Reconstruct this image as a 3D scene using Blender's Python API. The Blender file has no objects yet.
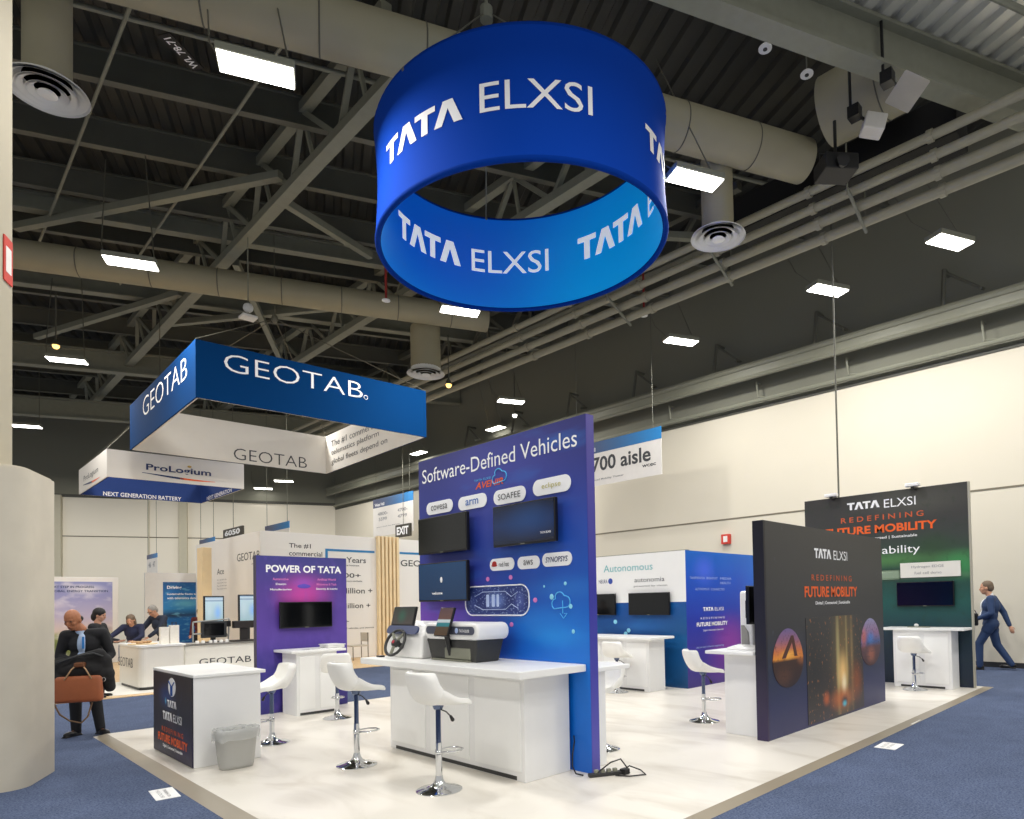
import bpy, bmesh, math, random
from mathutils import Vector, Matrix
random.seed(7)
scn = bpy.context.scene
COL = scn.collection
PI = math.pi
V = Vector
XP = V((.906, -.423, 0)); YP = V((.423, .906, 0))      # the building's own two axes (skewed to the booth)
def bp(a, b, z=0): return XP*a + YP*b + V((0, 0, z))

# ------------------------------------------------------------------ materials
def lin(c):
    c = c/255.0
    return c/12.92 if c <= .04045 else ((c+.055)/1.055)**2.4
def L4(rgb): return (lin(rgb[0]), lin(rgb[1]), lin(rgb[2]), 1)
MATS = {}
def mat(name, rgb, rough=.5, metal=0.0, var=.05, scale=6.0, bump=0.0, emit=0.0, spec=.5, detail=3):
    if name in MATS: return MATS[name]
    m = bpy.data.materials.new(name); m.use_nodes = True
    nt = m.node_tree; p = nt.nodes['Principled BSDF']
    tc = nt.nodes.new('ShaderNodeTexCoord'); nz = nt.nodes.new('ShaderNodeTexNoise')
    nz.inputs['Scale'].default_value = scale; nz.inputs['Detail'].default_value = detail
    nt.links.new(tc.outputs['Object'], nz.inputs['Vector'])
    mx = nt.nodes.new('ShaderNodeMix'); mx.data_type = 'RGBA'
    b = L4(rgb)
    mx.inputs[6].default_value = tuple(max(0, x*(1-var)) for x in b[:3])+(1,)
    mx.inputs[7].default_value = tuple(min(1, x*(1+var)) for x in b[:3])+(1,)
    nt.links.new(nz.outputs['Fac'], mx.inputs[0])
    nt.links.new(mx.outputs[2], p.inputs['Base Color'])
    p.inputs['Roughness'].default_value = rough; p.inputs['Metallic'].default_value = metal
    p.inputs['Specular IOR Level'].default_value = spec
    if bump:
        bn = nt.nodes.new('ShaderNodeBump'); bn.inputs['Strength'].default_value = bump; bn.inputs['Distance'].default_value = .01
        nt.links.new(nz.outputs['Fac'], bn.inputs['Height']); nt.links.new(bn.outputs['Normal'], p.inputs['Normal'])
    if emit:
        nt.links.new(mx.outputs[2], p.inputs['Emission Color']); p.inputs['Emission Strength'].default_value = emit
    MATS[name] = m
    return m

def gmat(name, stops, blobs=(), u=0, flip=False, rough=.45, noise=None, vert=True, emit=0.0):
    """printed artwork: a colour ramp up the panel and printed soft patches at (u, v, ru, rv, rgb, strength)"""
    m = bpy.data.materials.new(name); m.use_nodes = True
    nt = m.node_tree; N = nt.nodes; K = nt.links; p = N['Principled BSDF']
    tc = N.new('ShaderNodeTexCoord'); sp = N.new('ShaderNodeSeparateXYZ'); K.new(tc.outputs['Generated'], sp.inputs[0])
    us = sp.outputs[u]; vs = sp.outputs[2] if vert else sp.outputs[1-u]
    if flip:
        f = N.new('ShaderNodeMath'); f.operation = 'SUBTRACT'; f.inputs[0].default_value = 1; K.new(us, f.inputs[1]); us = f.outputs[0]
    cr = N.new('ShaderNodeValToRGB'); K.new(vs, cr.inputs[0])
    e = cr.color_ramp.elements
    e[0].position, e[0].color = stops[0][0], L4(stops[0][1]); e[1].position, e[1].color = stops[-1][0], L4(stops[-1][1])
    for s in stops[1:-1]:
        q = e.new(s[0]); q.color = L4(s[1])
    cur = cr.outputs[0]
    def M(op, a, b=None):
        n = N.new('ShaderNodeMath'); n.operation = op
        for i, x in enumerate((a, b)):
            if x is None: continue
            if isinstance(x, (int, float)): n.inputs[i].default_value = x
            else: K.new(x, n.inputs[i])
        return n.outputs[0]
    for (bu, bv, ru, rv, rgb, st) in blobs:
        du = M('DIVIDE', M('SUBTRACT', us, bu), ru); dv = M('DIVIDE', M('SUBTRACT', vs, bv), rv)
        d = M('SQRT', M('ADD', M('MULTIPLY', du, du), M('MULTIPLY', dv, dv)))
        mr = N.new('ShaderNodeMapRange'); mr.interpolation_type = 'SMOOTHSTEP'
        mr.inputs[1].default_value = 1; mr.inputs[2].default_value = 0; mr.inputs[3].default_value = 0; mr.inputs[4].default_value = st
        K.new(d, mr.inputs[0])
        mx = N.new('ShaderNodeMix'); mx.data_type = 'RGBA'; K.new(mr.outputs[0], mx.inputs[0]); K.new(cur, mx.inputs[6]); mx.inputs[7].default_value = L4(rgb)
        cur = mx.outputs[2]
    if noise:
        sc, rgb, lo, hi, st = noise
        nz = N.new('ShaderNodeTexNoise'); nz.inputs['Detail'].default_value = 6
        mp = N.new('ShaderNodeMapping'); mp.inputs['Scale'].default_value = sc; K.new(tc.outputs['Generated'], mp.inputs[0]); K.new(mp.outputs[0], nz.inputs['Vector'])
        nz.inputs['Scale'].default_value = 1
        mr = N.new('ShaderNodeMapRange'); mr.inputs[1].default_value = lo; mr.inputs[2].default_value = hi; mr.inputs[4].default_value = st; K.new(nz.outputs['Fac'], mr.inputs[0])
        mx = N.new('ShaderNodeMix'); mx.data_type = 'RGBA'; K.new(mr.outputs[0], mx.inputs[0]); K.new(cur, mx.inputs[6]); mx.inputs[7].default_value = L4(rgb)
        cur = mx.outputs[2]
    K.new(cur, p.inputs['Base Color']); p.inputs['Roughness'].default_value = rough
    if emit: K.new(cur, p.inputs['Emission Color']); p.inputs['Emission Strength'].default_value = emit
    return m

WHITE = mat('white_laminate', (243, 243, 241), .35, var=.02)
WHITE2 = mat('white_moulded_plastic', (244, 243, 240), .3, var=.01)
OFFW = mat('off_white_paint', (232, 229, 220), .6, var=.02)
BLACK = mat('black_plastic', (16, 16, 18), .35)
DARK = mat('dark_grey_plastic', (46, 46, 46), .45)
CHROME = mat('chrome', (215, 217, 220), .1, 1.0, var=.02)
STEEL = mat('dull_grey_steel', (134, 135, 119), .55, .0, var=.12)
DSTEEL = mat('dark_painted_steel', (98, 98, 86), .6, var=.15, scale=2)
CABLE = mat('cable_black', (14, 14, 14), .5)
WIRE = mat('galvanised_wire', (120, 118, 105), .4, .4)
DUCT = mat('beige_painted_duct', (158, 152, 126), .6, var=.08, scale=1.5)
PIPE = mat('khaki_painted_pipe', (160, 156, 134), .55, var=.08)
TXW = mat('white_print', (252, 252, 253), .5, var=.01)
TXD = mat('dark_grey_print', (60, 62, 66), .5, var=.02)
TXN = mat('navy_print', (30, 50, 100), .5, var=.02)
TXO = mat('orange_print', (240, 100, 30), .5, var=.04)
TXT = mat('teal_print', (110, 185, 190), .5)
TXC = mat('cyan_print', (90, 190, 245), .5)
TXP = mat('pink_print', (225, 130, 200), .5)
SCREEN = mat('switched_off_screen', (7, 9, 11), .08, var=.1)
WOOD = mat('pale_wood', (240, 217, 174), .5, var=.1, scale=3)
SKIN = mat('skin_light', (205, 152, 122), .5, var=.06)
SKIN2 = mat('skin_tan', (172, 112, 78), .5, var=.06)
HAIRD = mat('dark_hair', (28, 22, 19), .6, var=.2, scale=40)
HAIRG = mat('grey_hair', (150, 145, 138), .6, var=.2, scale=40)
HAIRB = mat('brown_grey_hair', (110, 92, 74), .6, var=.2, scale=40)
SUITK = mat('black_suit_cloth', (22, 23, 28), .8, var=.15, scale=30)
SUITB = mat('navy_blue_suit_cloth', (40, 62, 100), .8, var=.12, scale=30)
SHIRT = mat('light_blue_shirt_cloth', (176, 196, 226), .7, var=.04)
SHIRTW = mat('white_shirt_cloth', (228, 230, 232), .7, var=.04)
SHOE = mat('black_shoe_leather', (18, 17, 17), .35)
LEATHER = mat('tan_brown_leather', (150, 82, 46), .5, var=.14, scale=12)

# ------------------------------------------------------------------ object helpers
def tag(o, label=None, cat=None, group=None, kind=None):
    if label: o['label'] = label
    if cat: o['category'] = cat
    if group: o['group'] = group
    if kind: o['kind'] = kind
    return o
def thing(name, loc, label, cat, group=None):
    o = bpy.data.objects.new(name, None); COL.objects.link(o); o.location = loc; o.empty_display_size = .1
    return tag(o, label, cat, group)
def worldloc(o):
    p = V((0, 0, 0))
    while o: p = p + o.location; o = o.parent
    return p
def kids(o): return [c for c in bpy.data.objects if c.parent == o]
def copy_tree(o, parent=None):
    ch = kids(o)
    c = o.copy(); COL.objects.link(c); c.parent = parent
    for k in ch: copy_tree(k, c)
    return c
class B:
    def __init__(s): s.b = bmesh.new()
    def _add(s, vs, fs):
        q = [s.b.verts.new(v) for v in vs]
        for f in fs:
            try: s.b.faces.new([q[i] for i in f])
            except ValueError: pass
        return q
    def box(s, x0, x1, y0, y1, z0, z1, bev=0, ax=None, org=None, seg=2):
        t = bmesh.new()
        vs = [t.verts.new((x, y, z)) for z in (min(z0, z1), max(z0, z1)) for y in (min(y0, y1), max(y0, y1)) for x in (min(x0, x1), max(x0, x1))]
        for f in ((0, 2, 3, 1), (4, 5, 7, 6), (0, 1, 5, 4), (2, 6, 7, 3), (0, 4, 6, 2), (1, 3, 7, 5)): t.faces.new([vs[i] for i in f])
        if bev: bmesh.ops.bevel(t, geom=list(t.edges), offset=bev, segments=seg, affect='EDGES', profile=.5)
        M = None
        if ax is not None:
            a, b_, c = [V(k).normalized() for k in ax]
            M = Matrix(((a.x, b_.x, c.x), (a.y, b_.y, c.y), (a.z, b_.z, c.z)))
        idx = {}
        for v in t.verts:
            co = v.co
            if M: co = M @ co
            if org is not None: co = co + V(org)
            idx[v] = s.b.verts.new(co)
        for f in t.faces: s.b.faces.new([idx[v] for v in f.verts])
        t.free(); return s
    def tube(s, pts, r, n=8, closed=False, r1=None):
        pts = [V(p) for p in pts]; m = len(pts); rings = []
        up = None
        for i, p in enumerate(pts):
            if closed: d = pts[(i+1) % m]-pts[i-1]
            else: d = pts[min(i+1, m-1)]-pts[max(i-1, 0)]
            d.normalize()
            if up is None: up = d.orthogonal().normalized()
            a = (up - d*up.dot(d))
            if a.length < 1e-6: a = d.orthogonal()
            a.normalize(); up = a; c = d.cross(a)
            rr = r if r1 is None else r+(r1-r)*i/(m-1)
            rings.append([s.b.verts.new(p+(a*math.cos(2*PI*k/n)+c*math.sin(2*PI*k/n))*rr) for k in range(n)])
        for i in range(m if closed else m-1):
            A, C = rings[i], rings[(i+1) % m]
            for k in range(n): s.b.faces.new((A[k], A[(k+1) % n], C[(k+1) % n], C[k]))
        if not closed:
            s.b.faces.new(rings[0][::-1]); s.b.faces.new(rings[-1])
        return s
    def cyl(s, p0, p1, r, r1=None, n=20): return s.tube([p0, p1], r, n, r1=r1)
    def lathe(s, prof, c, n=32, ax=((1, 0, 0), (0, 1, 0), (0, 0, 1)), cap=True):
        c = V(c); a, b_, d = [V(k) for k in ax]; R = []
        for (r, z) in prof: R.append([s.b.verts.new(c+(a*math.cos(2*PI*k/n)+b_*math.sin(2*PI*k/n))*max(r, 1e-4)+d*z) for k in range(n)])
        for A, C in zip(R, R[1:]):
            for k in range(n): s.b.faces.new((A[k], A[(k+1) % n], C[(k+1) % n], C[k]))
        if cap: s.b.faces.new(R[0][::-1]); s.b.faces.new(R[-1])
        return s
    def prism(s, poly, org, u, v, d):
        """polygon in the u-v plane pushed d along u x v"""
        org, u, v = V(org), V(u), V(v); n = u.cross(v).normalized()*d
        A = [s.b.verts.new(org+u*x+v*y) for x, y in poly]; C = [s.b.verts.new(org+u*x+v*y+n) for x, y in poly]
        m = len(poly)
        s.b.faces.new(A[::-1]); s.b.faces.new(C)
        for i in range(m): s.b.faces.new((A[i], A[(i+1) % m], C[(i+1) % m], C[i]))
        return s
    def ell(s, c, r, n=14, m=8, ax=None):
        c = V(c); R = []
        a, b_, d = [V(k).normalized() for k in (ax or ((1, 0, 0), (0, 1, 0), (0, 0, 1)))]
        for i in range(m+1):
            t = PI*i/m
            rr, zz = math.sin(t), -math.cos(t)
            if i in (0, m): R.append([s.b.verts.new(c+d*zz*r[2])])
            else: R.append([s.b.verts.new(c+a*math.cos(2*PI*k/n)*rr*r[0]+b_*math.sin(2*PI*k/n)*rr*r[1]+d*zz*r[2]) for k in range(n)])
        for i in range(m):
            A, C = R[i], R[i+1]
            for k in range(n):
                k2 = (k+1) % n
                if len(A) == 1: s.b.faces.new((A[0], C[k2], C[k]))
                elif len(C) == 1: s.b.faces.new((A[k], A[k2], C[0]))
                else: s.b.faces.new((A[k], A[k2], C[k2], C[k]))
        return s
    def cap(s, p0, p1, r0, r1=None, n=12):
        """tapered capsule"""
        r1 = r0 if r1 is None else r1
        s.ell(p0, (r0,)*3, n, 8); s.ell(p1, (r1,)*3, n, 8); s.tube([p0, p1], r0, n, r1=r1); return s
    def build(s, name, m, parent=None, loc=None, smooth=False, kind=None):
        org = worldloc(parent) if parent else V(loc or (0, 0, 0))
        bmesh.ops.recalc_face_normals(s.b, faces=s.b.faces)
        me = bpy.data.meshes.new(name)
        for v in s.b.verts: v.co -= org
        s.b.to_mesh(me); s.b.free()
        me.materials.append(m)
        if smooth:
            for p in me.polygons: p.use_smooth = True
        o = bpy.data.objects.new(name, me); COL.objects.link(o)
        if parent: o.parent = parent
        else: o.location = org
        if kind: o['kind'] = kind
        return o
def autosmooth(o, deg=35):
    """smooth shading that keeps edges sharper than deg"""
    me = o.data
    for p in me.polygons: p.use_smooth = True
    b = bmesh.new(); b.from_mesh(me)
    for e in b.edges:
        if len(e.link_faces) == 2 and e.calc_face_angle(0) > math.radians(deg): e.smooth = False
    b.to_mesh(me); b.free(); return o

# ------------------------------------------------------------------ lettering
TCACHE = {}
def glyphs(s, weight=0.0, shear=0.0, align='LEFT'):
    k = (s, weight, shear, align)
    if k not in TCACHE:
        cu = bpy.data.curves.new('lettering', 'FONT'); cu.body = s; cu.size = 1; cu.offset = weight; cu.shear = shear; cu.resolution_u = 3; cu.align_x = align
        ob = bpy.data.objects.new('lettering', cu); COL.objects.link(ob)
        bpy.context.view_layer.update()
        me = bpy.data.meshes.new_from_object(ob)
        TCACHE[k] = ([(v.co.x, v.co.y) for v in me.vertices], [tuple(p.vertices) for p in me.polygons])
        bpy.data.objects.remove(ob); bpy.data.curves.remove(cu); bpy.data.meshes.remove(me)
    return TCACHE[k]
def tata():
    T = [(0, 1), (.84, 1), (.84, .77), (.55, .77), (.55, 0), (.29, 0), (.29, .77), (0, .77)]
    A = [(0, 0), (.33, 1), (.67, 1), (1, 0), (.71, 0), (.5, .66), (.29, 0)]
    vs, fs = [], []; x = 0
    for ch, w in ((T, .80), (A, .92), (T, .80), (A, 1)):
        i = len(vs)
        vs += [(x+a, b) for a, b in ch]; fs.append(tuple(range(i, i+len(ch)))); x += w
    return vs, fs
def letter(parent, s, mapper, m, name='lettering', weight=0.0, shear=0.0, label=None, sub=1, align='LEFT'):
    """mapper takes (a, b) in the unit box of the word to a 3-D point on the surface"""
    vs, fs = tata() if s == '<TATA>' else glyphs(s, weight, shear, align)
    x0, x1 = min(v[0] for v in vs), max(v[0] for v in vs); y0, y1 = min(v[1] for v in vs), max(v[1] for v in vs)
    b = bmesh.new()
    q = [b.verts.new(((v[0]-x0)/(x1-x0), (v[1]-y0)/(y1-y0), 0)) for v in vs]
    for f in fs:
        try: b.faces.new([q[i] for i in f])
        except ValueError: pass
    if sub > 1:
        bmesh.ops.triangulate(b, faces=b.faces)
        bmesh.ops.subdivide_edges(b, edges=[e for e in b.edges if abs(e.verts[0].co.x-e.verts[1].co.x) > .08], cuts=sub, use_grid_fill=True)
    org = worldloc(parent)
    for v in b.verts: v.co = V(mapper(v.co.x, v.co.y))-org
    me = bpy.data.meshes.new(name); b.to_mesh(me); b.free(); me.materials.append(m)
    o = bpy.data.objects.new(name, me); COL.objects.link(o); o.parent = parent
    if label: o['label'] = label
    return o
def fx(x, y0, y1, z0, z1):       # on a plane x = const that faces -X, read from y0 (left) to y1
    return lambda a, b: (x-.003, y0+(y1-y0)*a, z0+(z1-z0)*b)
def fy(y, x0, x1, z0, z1):       # on a plane y = const that faces -Y
    return lambda a, b: (x0+(x1-x0)*a, y-.003, z0+(z1-z0)*b)
def rrect(w, h, r, n=6):
    pts = []
    for cx, cy, a0 in ((w/2-r, h/2-r, 0), (-w/2+r, h/2-r, 90), (-w/2+r, -h/2+r, 180), (w/2-r, -h/2+r, 270)):
        for k in range(n+1):
            a = math.radians(a0+90*k/n); pts.append((cx+r*math.cos(a), cy+r*math.sin(a)))
    return pts
FXA = ((0, -1, 0), (0, 0, 1)); FYA = ((1, 0, 0), (0, 0, 1))

# ------------------------------------------------------------------ camera
F, CX, CY = 652.553, 580.0, 587.607
yaw, pit, rol = .8095010, .0222005, -.0190338
fw = V((math.sin(yaw)*math.cos(pit), math.cos(yaw)*math.cos(pit), math.sin(pit)))
rt = V((math.cos(yaw), -math.sin(yaw), 0)); up = rt.cross(fw)
r2 = rt*math.cos(rol)+up*math.sin(rol); u2 = up*math.cos(rol)-rt*math.sin(rol)
cd = bpy.data.cameras.new('camera'); cam = bpy.data.objects.new('camera', cd); COL.objects.link(cam)
cam.matrix_world = Matrix(((r2.x, u2.x, -fw.x, 0), (r2.y, u2.y, -fw.y, 0), (r2.z, u2.z, -fw.z, 1.66), (0, 0, 0, 1)))
cd.sensor_fit = 'HORIZONTAL'; cd.sensor_width = 36; cd.lens = F/1024*36
cd.shift_x = -(CX-512)/1024; cd.shift_y = (CY-409.5)/1024; cd.clip_end = 300; cd.clip_start = .05
scn.camera = cam
vs_ = scn.view_settings
vs_.view_transform = 'Standard'; vs_.look = 'None'; vs_.gamma = 1; vs_.use_curve_mapping = False; vs_.exposure = 0.06

# ------------------------------------------------------------------ world and lamps
w = bpy.data.worlds.new('world'); scn.world = w; w.use_nodes = True
w.node_tree.nodes['Background'].inputs[0].default_value = (1, .985, .95, 1)
w.node_tree.nodes['Background'].inputs[1].default_value = .55
def area(loc, sx, sy, e, rot=None):
    l = bpy.data.lights.new('area_lamp', 'AREA'); l.shape = 'RECTANGLE'; l.size = sx; l.size_y = sy; l.energy = e; l.color = (1, .975, .93)
    o = bpy.data.objects.new('area_lamp', l); COL.objects.link(o); o.location = loc; o.rotation_euler = (0, 0, math.radians(-25))
    return o
LAMP = 185

# ================================================================== THE SETTING
# carpet
cm = bpy.data.materials.new('blue_carpet'); cm.use_nodes = True
nt = cm.node_tree; p = nt.nodes['Principled BSDF']; p.inputs['Roughness'].default_value = .95; p.inputs['Specular IOR Level'].default_value = .1
tc = nt.nodes.new('ShaderNodeTexCoord')
n1 = nt.nodes.new('ShaderNodeTexNoise'); n1.inputs['Scale'].default_value = 55; n1.inputs['Detail'].default_value = 4; n1.inputs['Roughness'].default_value = .75
n2 = nt.nodes.new('ShaderNodeTexNoise'); n2.inputs['Scale'].default_value = 3; n2.inputs['Detail'].default_value = 3
cr = nt.nodes.new('ShaderNodeValToRGB'); cr.color_ramp.elements[0].position = .32; cr.color_ramp.elements[0].color = L4((52, 66, 96)); cr.color_ramp.elements[1].position = .68; cr.color_ramp.elements[1].color = L4((114, 126, 154))
mx = nt.nodes.new('ShaderNodeMix'); mx.data_type = 'RGBA'; mx.blend_type = 'MULTIPLY'; mx.inputs[0].default_value = .35
for n in (n1, n2): nt.links.new(tc.outputs['Object'], n.inputs['Vector'])
nt.links.new(n1.outputs['Fac'], cr.inputs[0]); nt.links.new(cr.outputs[0], mx.inputs[6]); nt.links.new(n2.outputs['Fac'], mx.inputs[7]); nt.links.new(mx.outputs[2], p.inputs['Base Color'])
bn = nt.nodes.new('ShaderNodeBump'); bn.inputs['Strength'].default_value = .5; nt.links.new(n1.outputs['Fac'], bn.inputs['Height']); nt.links.new(bn.outputs['Normal'], p.inputs['Normal'])
FLZ = -.02
K = V((17.5, 36.1, 0))            # where the right wall meets the far wall
b = B(); FL = K-XP*52
b.prism([(-22, -7), (17.5, -7), (17.5, 36.1), (FL.x, FL.y)], (0, 0, FLZ), (1, 0, 0), (0, 1, 0), -.1)
b.build('floor', cm, kind='structure')
# walls
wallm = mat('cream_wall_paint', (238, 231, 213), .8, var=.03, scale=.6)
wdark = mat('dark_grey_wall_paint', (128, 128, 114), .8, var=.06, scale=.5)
seamm = mat('wall_joint_line', (120, 113, 96), .8)  # dark line of the wall joints
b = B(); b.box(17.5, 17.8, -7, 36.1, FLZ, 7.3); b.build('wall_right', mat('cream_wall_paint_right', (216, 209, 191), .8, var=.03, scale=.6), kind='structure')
b = B(); b.box(17.5, 17.8, -7, 36.1, 7.3, 12.4); b.build('wall_right_upper', wdark, kind='structure')
b = B()
b.box(17.488, 17.5, -7, 36.0, 4.08, 4.12); b.build('trim_1', seamm, kind='structure')
b = B(); b.box(17.47, 17.5, -7, 36.0, 7.24, 7.32); b.build('trim_2', mat('wall_cap_steel', (70, 70, 62), .6), kind='structure')
b = B(); b.box(17.47, 17.5, -7, 36.0, FLZ, .1); b.build('baseboard_right', mat('baseboard_black', (40, 40, 44), .6), kind='structure')
def backbox(b, a0, a1, z0, z1, d0, d1):          # on the far wall, a = metres left of the corner, d = towards the camera
    b.box(-a1, -a0, -d1, -d0, z0, z1, ax=(XP, YP, (0, 0, 1)), org=K); return b
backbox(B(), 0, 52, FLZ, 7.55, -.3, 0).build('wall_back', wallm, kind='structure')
backbox(B(), 0, 52, 7.55, 12.4, -.3, 0).build('wall_back_upper', wdark, kind='structure')
backbox(B(), .0, 52, 5.47, 5.52, 0, .012).build('trim_3', seamm, kind='structure')
backbox(B(), 7.4, 7.78, FLZ, 7.55, 0, .25).build('trim_4', mat('pilaster_grey_paint', (196, 190, 168), .8), kind='structure')
backbox(B(), 12.9, 13.25, FLZ, 7.55, 0, .25).build('trim_5', MATS['pilaster_grey_paint'], kind='structure')
backbox(B(), 9.15, 9.2, FLZ, 7.5, 0, .05).build('trim_6', MATS['pilaster_grey_paint'], kind='structure')
backbox(B(), 0, 52, 7.48, 7.62, 0, .06).build('trim_7', MATS['wall_cap_steel'], kind='structure')
# big concrete column at the left: padded lower jacket and slimmer shaft
jm = mat('column_jacket_cream', (206, 198, 180), .7, var=.12, scale=3, detail=6)
PC = V((.57, 8.77, 0))
def slabring(b, ins, z0, z1): b.prism([(q[0]+.025, q[1]) for q in rrect(.98-2*ins, .98-2*ins, .22, 14)], PC+V((0, 0, z0)), XP, YP, z1-z0)
b = B(); slabring(b, 0, FLZ, 3.05); slabring(b, .02, 3.05, 3.07); slabring(b, .05, 3.07, 3.085)
col = tag(autosmooth(b.build('column_jacket', jm, loc=PC+V((0, 0, FLZ)))), 'wide cream scuffed jacket around the foot of the column at left edge', 'column cover')
for (a, z) in ((-.24, .72), (-.28, 1.0), (-.05, .62), (.1, 1.35), (-.2, 1.6), (.2, .45), (-.1, 2.5), (.05, .9)):
    b = B(); b.ell(PC+XP*a-YP*.485+V((0, 0, z)), (.035, .008, .014+.012*abs(math.sin(9*a+z))), ax=(XP, YP, (0, 0, 1)))
    b.build('scuff_mark', mat('scuff_grey', (150, 140, 122), .8), parent=col)
b = B(); b.box(-.5, .232, -.5, .11, 3.08, 12.3, bev=.02, ax=(XP, YP, (0, 0, 1)), org=PC)
shaft = tag(b.build('column_shaft', mat('column_paint_cream', (182, 174, 152), .7, var=.05, scale=1), loc=PC+V((0, 0, 3.08))), 'tall cream column shaft rising to the roof at left edge', 'column')
# fire extinguisher sign on the shaft (face that looks along XP)
SO = PC+XP*.235
t = thing('safety_sign', SO+YP*-.03+V((0, 0, 5.0)), 'red and white safety sign fixed high on the cream column', 'sign')
B().prism(rrect(.19, .46, .01), SO+YP*-.03+V((0, 0, 5.22)), YP, (0, 0, 1), .01).build('plate', mat('sign_red', (205, 60, 45), .5), parent=t)
B().prism(rrect(.12, .26, .01), SO+XP*.011+YP*-.03+V((0, 0, 5.22)), YP, (0, 0, 1), .002).build('white_field', mat('sign_white', (238, 234, 228), .5), parent=t)

# ------------------------------------------------------------------ roof
def deck(name, a0, a1, b0, b1, z, pitch, h, m):
    b = bmesh.new(); prof = []
    a = a0
    while a < a1:
        prof += [(a, 0), (a+pitch*.38, 0), (a+pitch*.5, h), (a+pitch*.88, h)]; a += pitch
    R = []
    for bb in (b0, b1): R.append([b.verts.new(bp(x, bb, z+dz)) for x, dz in prof])
    for i in range(len(prof)-1): b.faces.new((R[0][i], R[0][i+1], R[1][i+1], R[1][i]))
    me = bpy.data.meshes.new(name); b.to_mesh(me); b.free(); me.materials.append(m)
    o = bpy.data.objects.new(name, me); COL.objects.link(o); o['kind'] = 'structure'
    md = o.modifiers.new('s', 'SOLIDIFY'); md.thickness = .02
    return o
ddark = mat('dark_roof_deck', (54, 54, 48), .7, var=.15, scale=1)
dlite = mat('galvanised_roof_deck', (214, 214, 206), .35, .4, var=.25, scale=1.2)
deck('ceiling', -36, 24, 7.7, 44, 12.35, .42, .09, ddark)
deck('ceiling_low', -8, 24, 4.6, 7.7, 10.78, .36, .09, dlite)
TN = 20
def trim(b, m=DSTEEL):
    global TN
    TN += 1; return b.build('trim_%d' % TN, m, kind='structure')
def ibeam(b, p0, p1, h, wd, t=.03):
    """I section: p0, p1 on the underside"""
    p0, p1 = V(p0), V(p1); d = (p1-p0); l = d.length; d.normalize(); s_ = V((0, 0, 1)).cross(d).normalized(); u_ = d.cross(s_)
    ax = (d, s_, u_)
    b.box(0, l, -wd/2, wd/2, 0, t, ax=ax, org=p0); b.box(0, l, -wd/2, wd/2, h-t, h, ax=ax, org=p0); b.box(0, l, -t/2, t/2, t, h-t, ax=ax, org=p0)
    return b
def bar(b, p0, p1, wd, h):
    p0, p1 = V(p0), V(p1); d = (p1-p0); l = d.length; d.normalize(); s_ = V((0, 0, 1)).cross(d)
    s_ = s_.normalized() if s_.length > 1e-4 else V((1, 0, 0)); u_ = d.cross(s_)
    b.box(0, l, -wd/2, wd/2, -h/2, h/2, ax=(d, s_, u_), org=p0); return b
def a_at_wall(yp, x=17.45): return (x-.423*yp)/.906
for yp in (12.4, 14.42, 16.52, 18.58, 20.7, 22.8, 24.9, 27.6, 30.3, 33, 36, 39):      # joists
    trim(ibeam(B(), bp(-30, yp, 11.6), bp(a_at_wall(yp), yp, 11.6), .62, .16, .035))
trim(ibeam(B(), bp(-30, 19.42, 11.45), bp(a_at_wall(19.42), 19.42, 11.45), .45, .26, .05), STEEL)
trim(ibeam(B(), bp(-30, 23.7, 11.35), bp(a_at_wall(23.7), 23.7, 11.35), .5, .3, .05), STEEL)
trim(ibeam(B(), bp(-30, 29, 10.6), bp(a_at_wall(29), 29, 10.6), .8, .35, .06), STEEL)
trim(ibeam(B(), bp(-30, 33.6, 9.9), bp(a_at_wall(33.6), 33.6, 9.9), .8, .35, .06), STEEL)
# edge beam of the lower roof
trim(ibeam(B(), bp(-8, 7.7, 10.0), bp(a_at_wall(7.7), 7.7, 10.0), .75, .34, .06), STEEL)
b = B(); b.tube([bp(-6, 6.62, 10.62), bp(a_at_wall(6.62), 6.62, 10.62)], .05, 8); trim(b, STEEL)
# trusses along the booth's long direction
def truss(x, y0, y1, zl, zu, dx, m=STEEL, step=2.25):
    b = B()
    bar(b, (x, y0, zl), (x, y1, zl), .26, .2); bar(b, (x-dx, y0, zu), (x-dx, y1, zu), .2, .2)
    y = y0; k = 0
    while y < y1-step:
        bar(b, (x, y, zl), (x-dx, y+step*.5, zu), .11, .11); bar(b, (x-dx, y+step*.5, zu), (x, y+step, zl), .11, .11)
        bar(b, (x, y+step*.5, zl), (x-dx, y+step*.5, zu), .07, .07); y += step
    trim(b, m)
truss(6.07, 9.9, 39, 11.0, 12.0, .25)
truss(10.4, 8.3, 37, 10.9, 11.9, .2)
truss(14.6, 8.0, 36, 10.9, 11.9, .2, DSTEEL)
truss(-1.2, 14.5, 41, 10.9, 11.9, .2, DSTEEL)
for p0, p1 in (((2.05, 21.2, 11.3), (5.9, 14.6, 11.3)), ((3.33, 28.96, 11.2), (5.9, 22.0, 11.2)), ((6.2, 15.4, 11.25), (9.0, 16.3, 11.3)), ((6.3, 24.6, 11.2), (10.3, 18.4, 11.1)), ((6.3, 18.6, 11.0), (10.3, 25.4, 11.0)), ((10.6, 12.2, 11.0), (14.4, 9.0, 11.0))):
    b = B(); bar(b, p0, p1, .17, .17); trim(b, STEEL)
for x in (2.57, 4.57):                                      # strapped conduits
    b = B(); b.tube([(x, 11.2, 11.35), (x, 23, 11.35)], .03, 6); trim(b, STEEL)
b = B(); b.tube([bp(-10, 12.88, 11.75), bp(12, 12.88, 11.75)], .045, 8); trim(b, STEEL)
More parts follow.
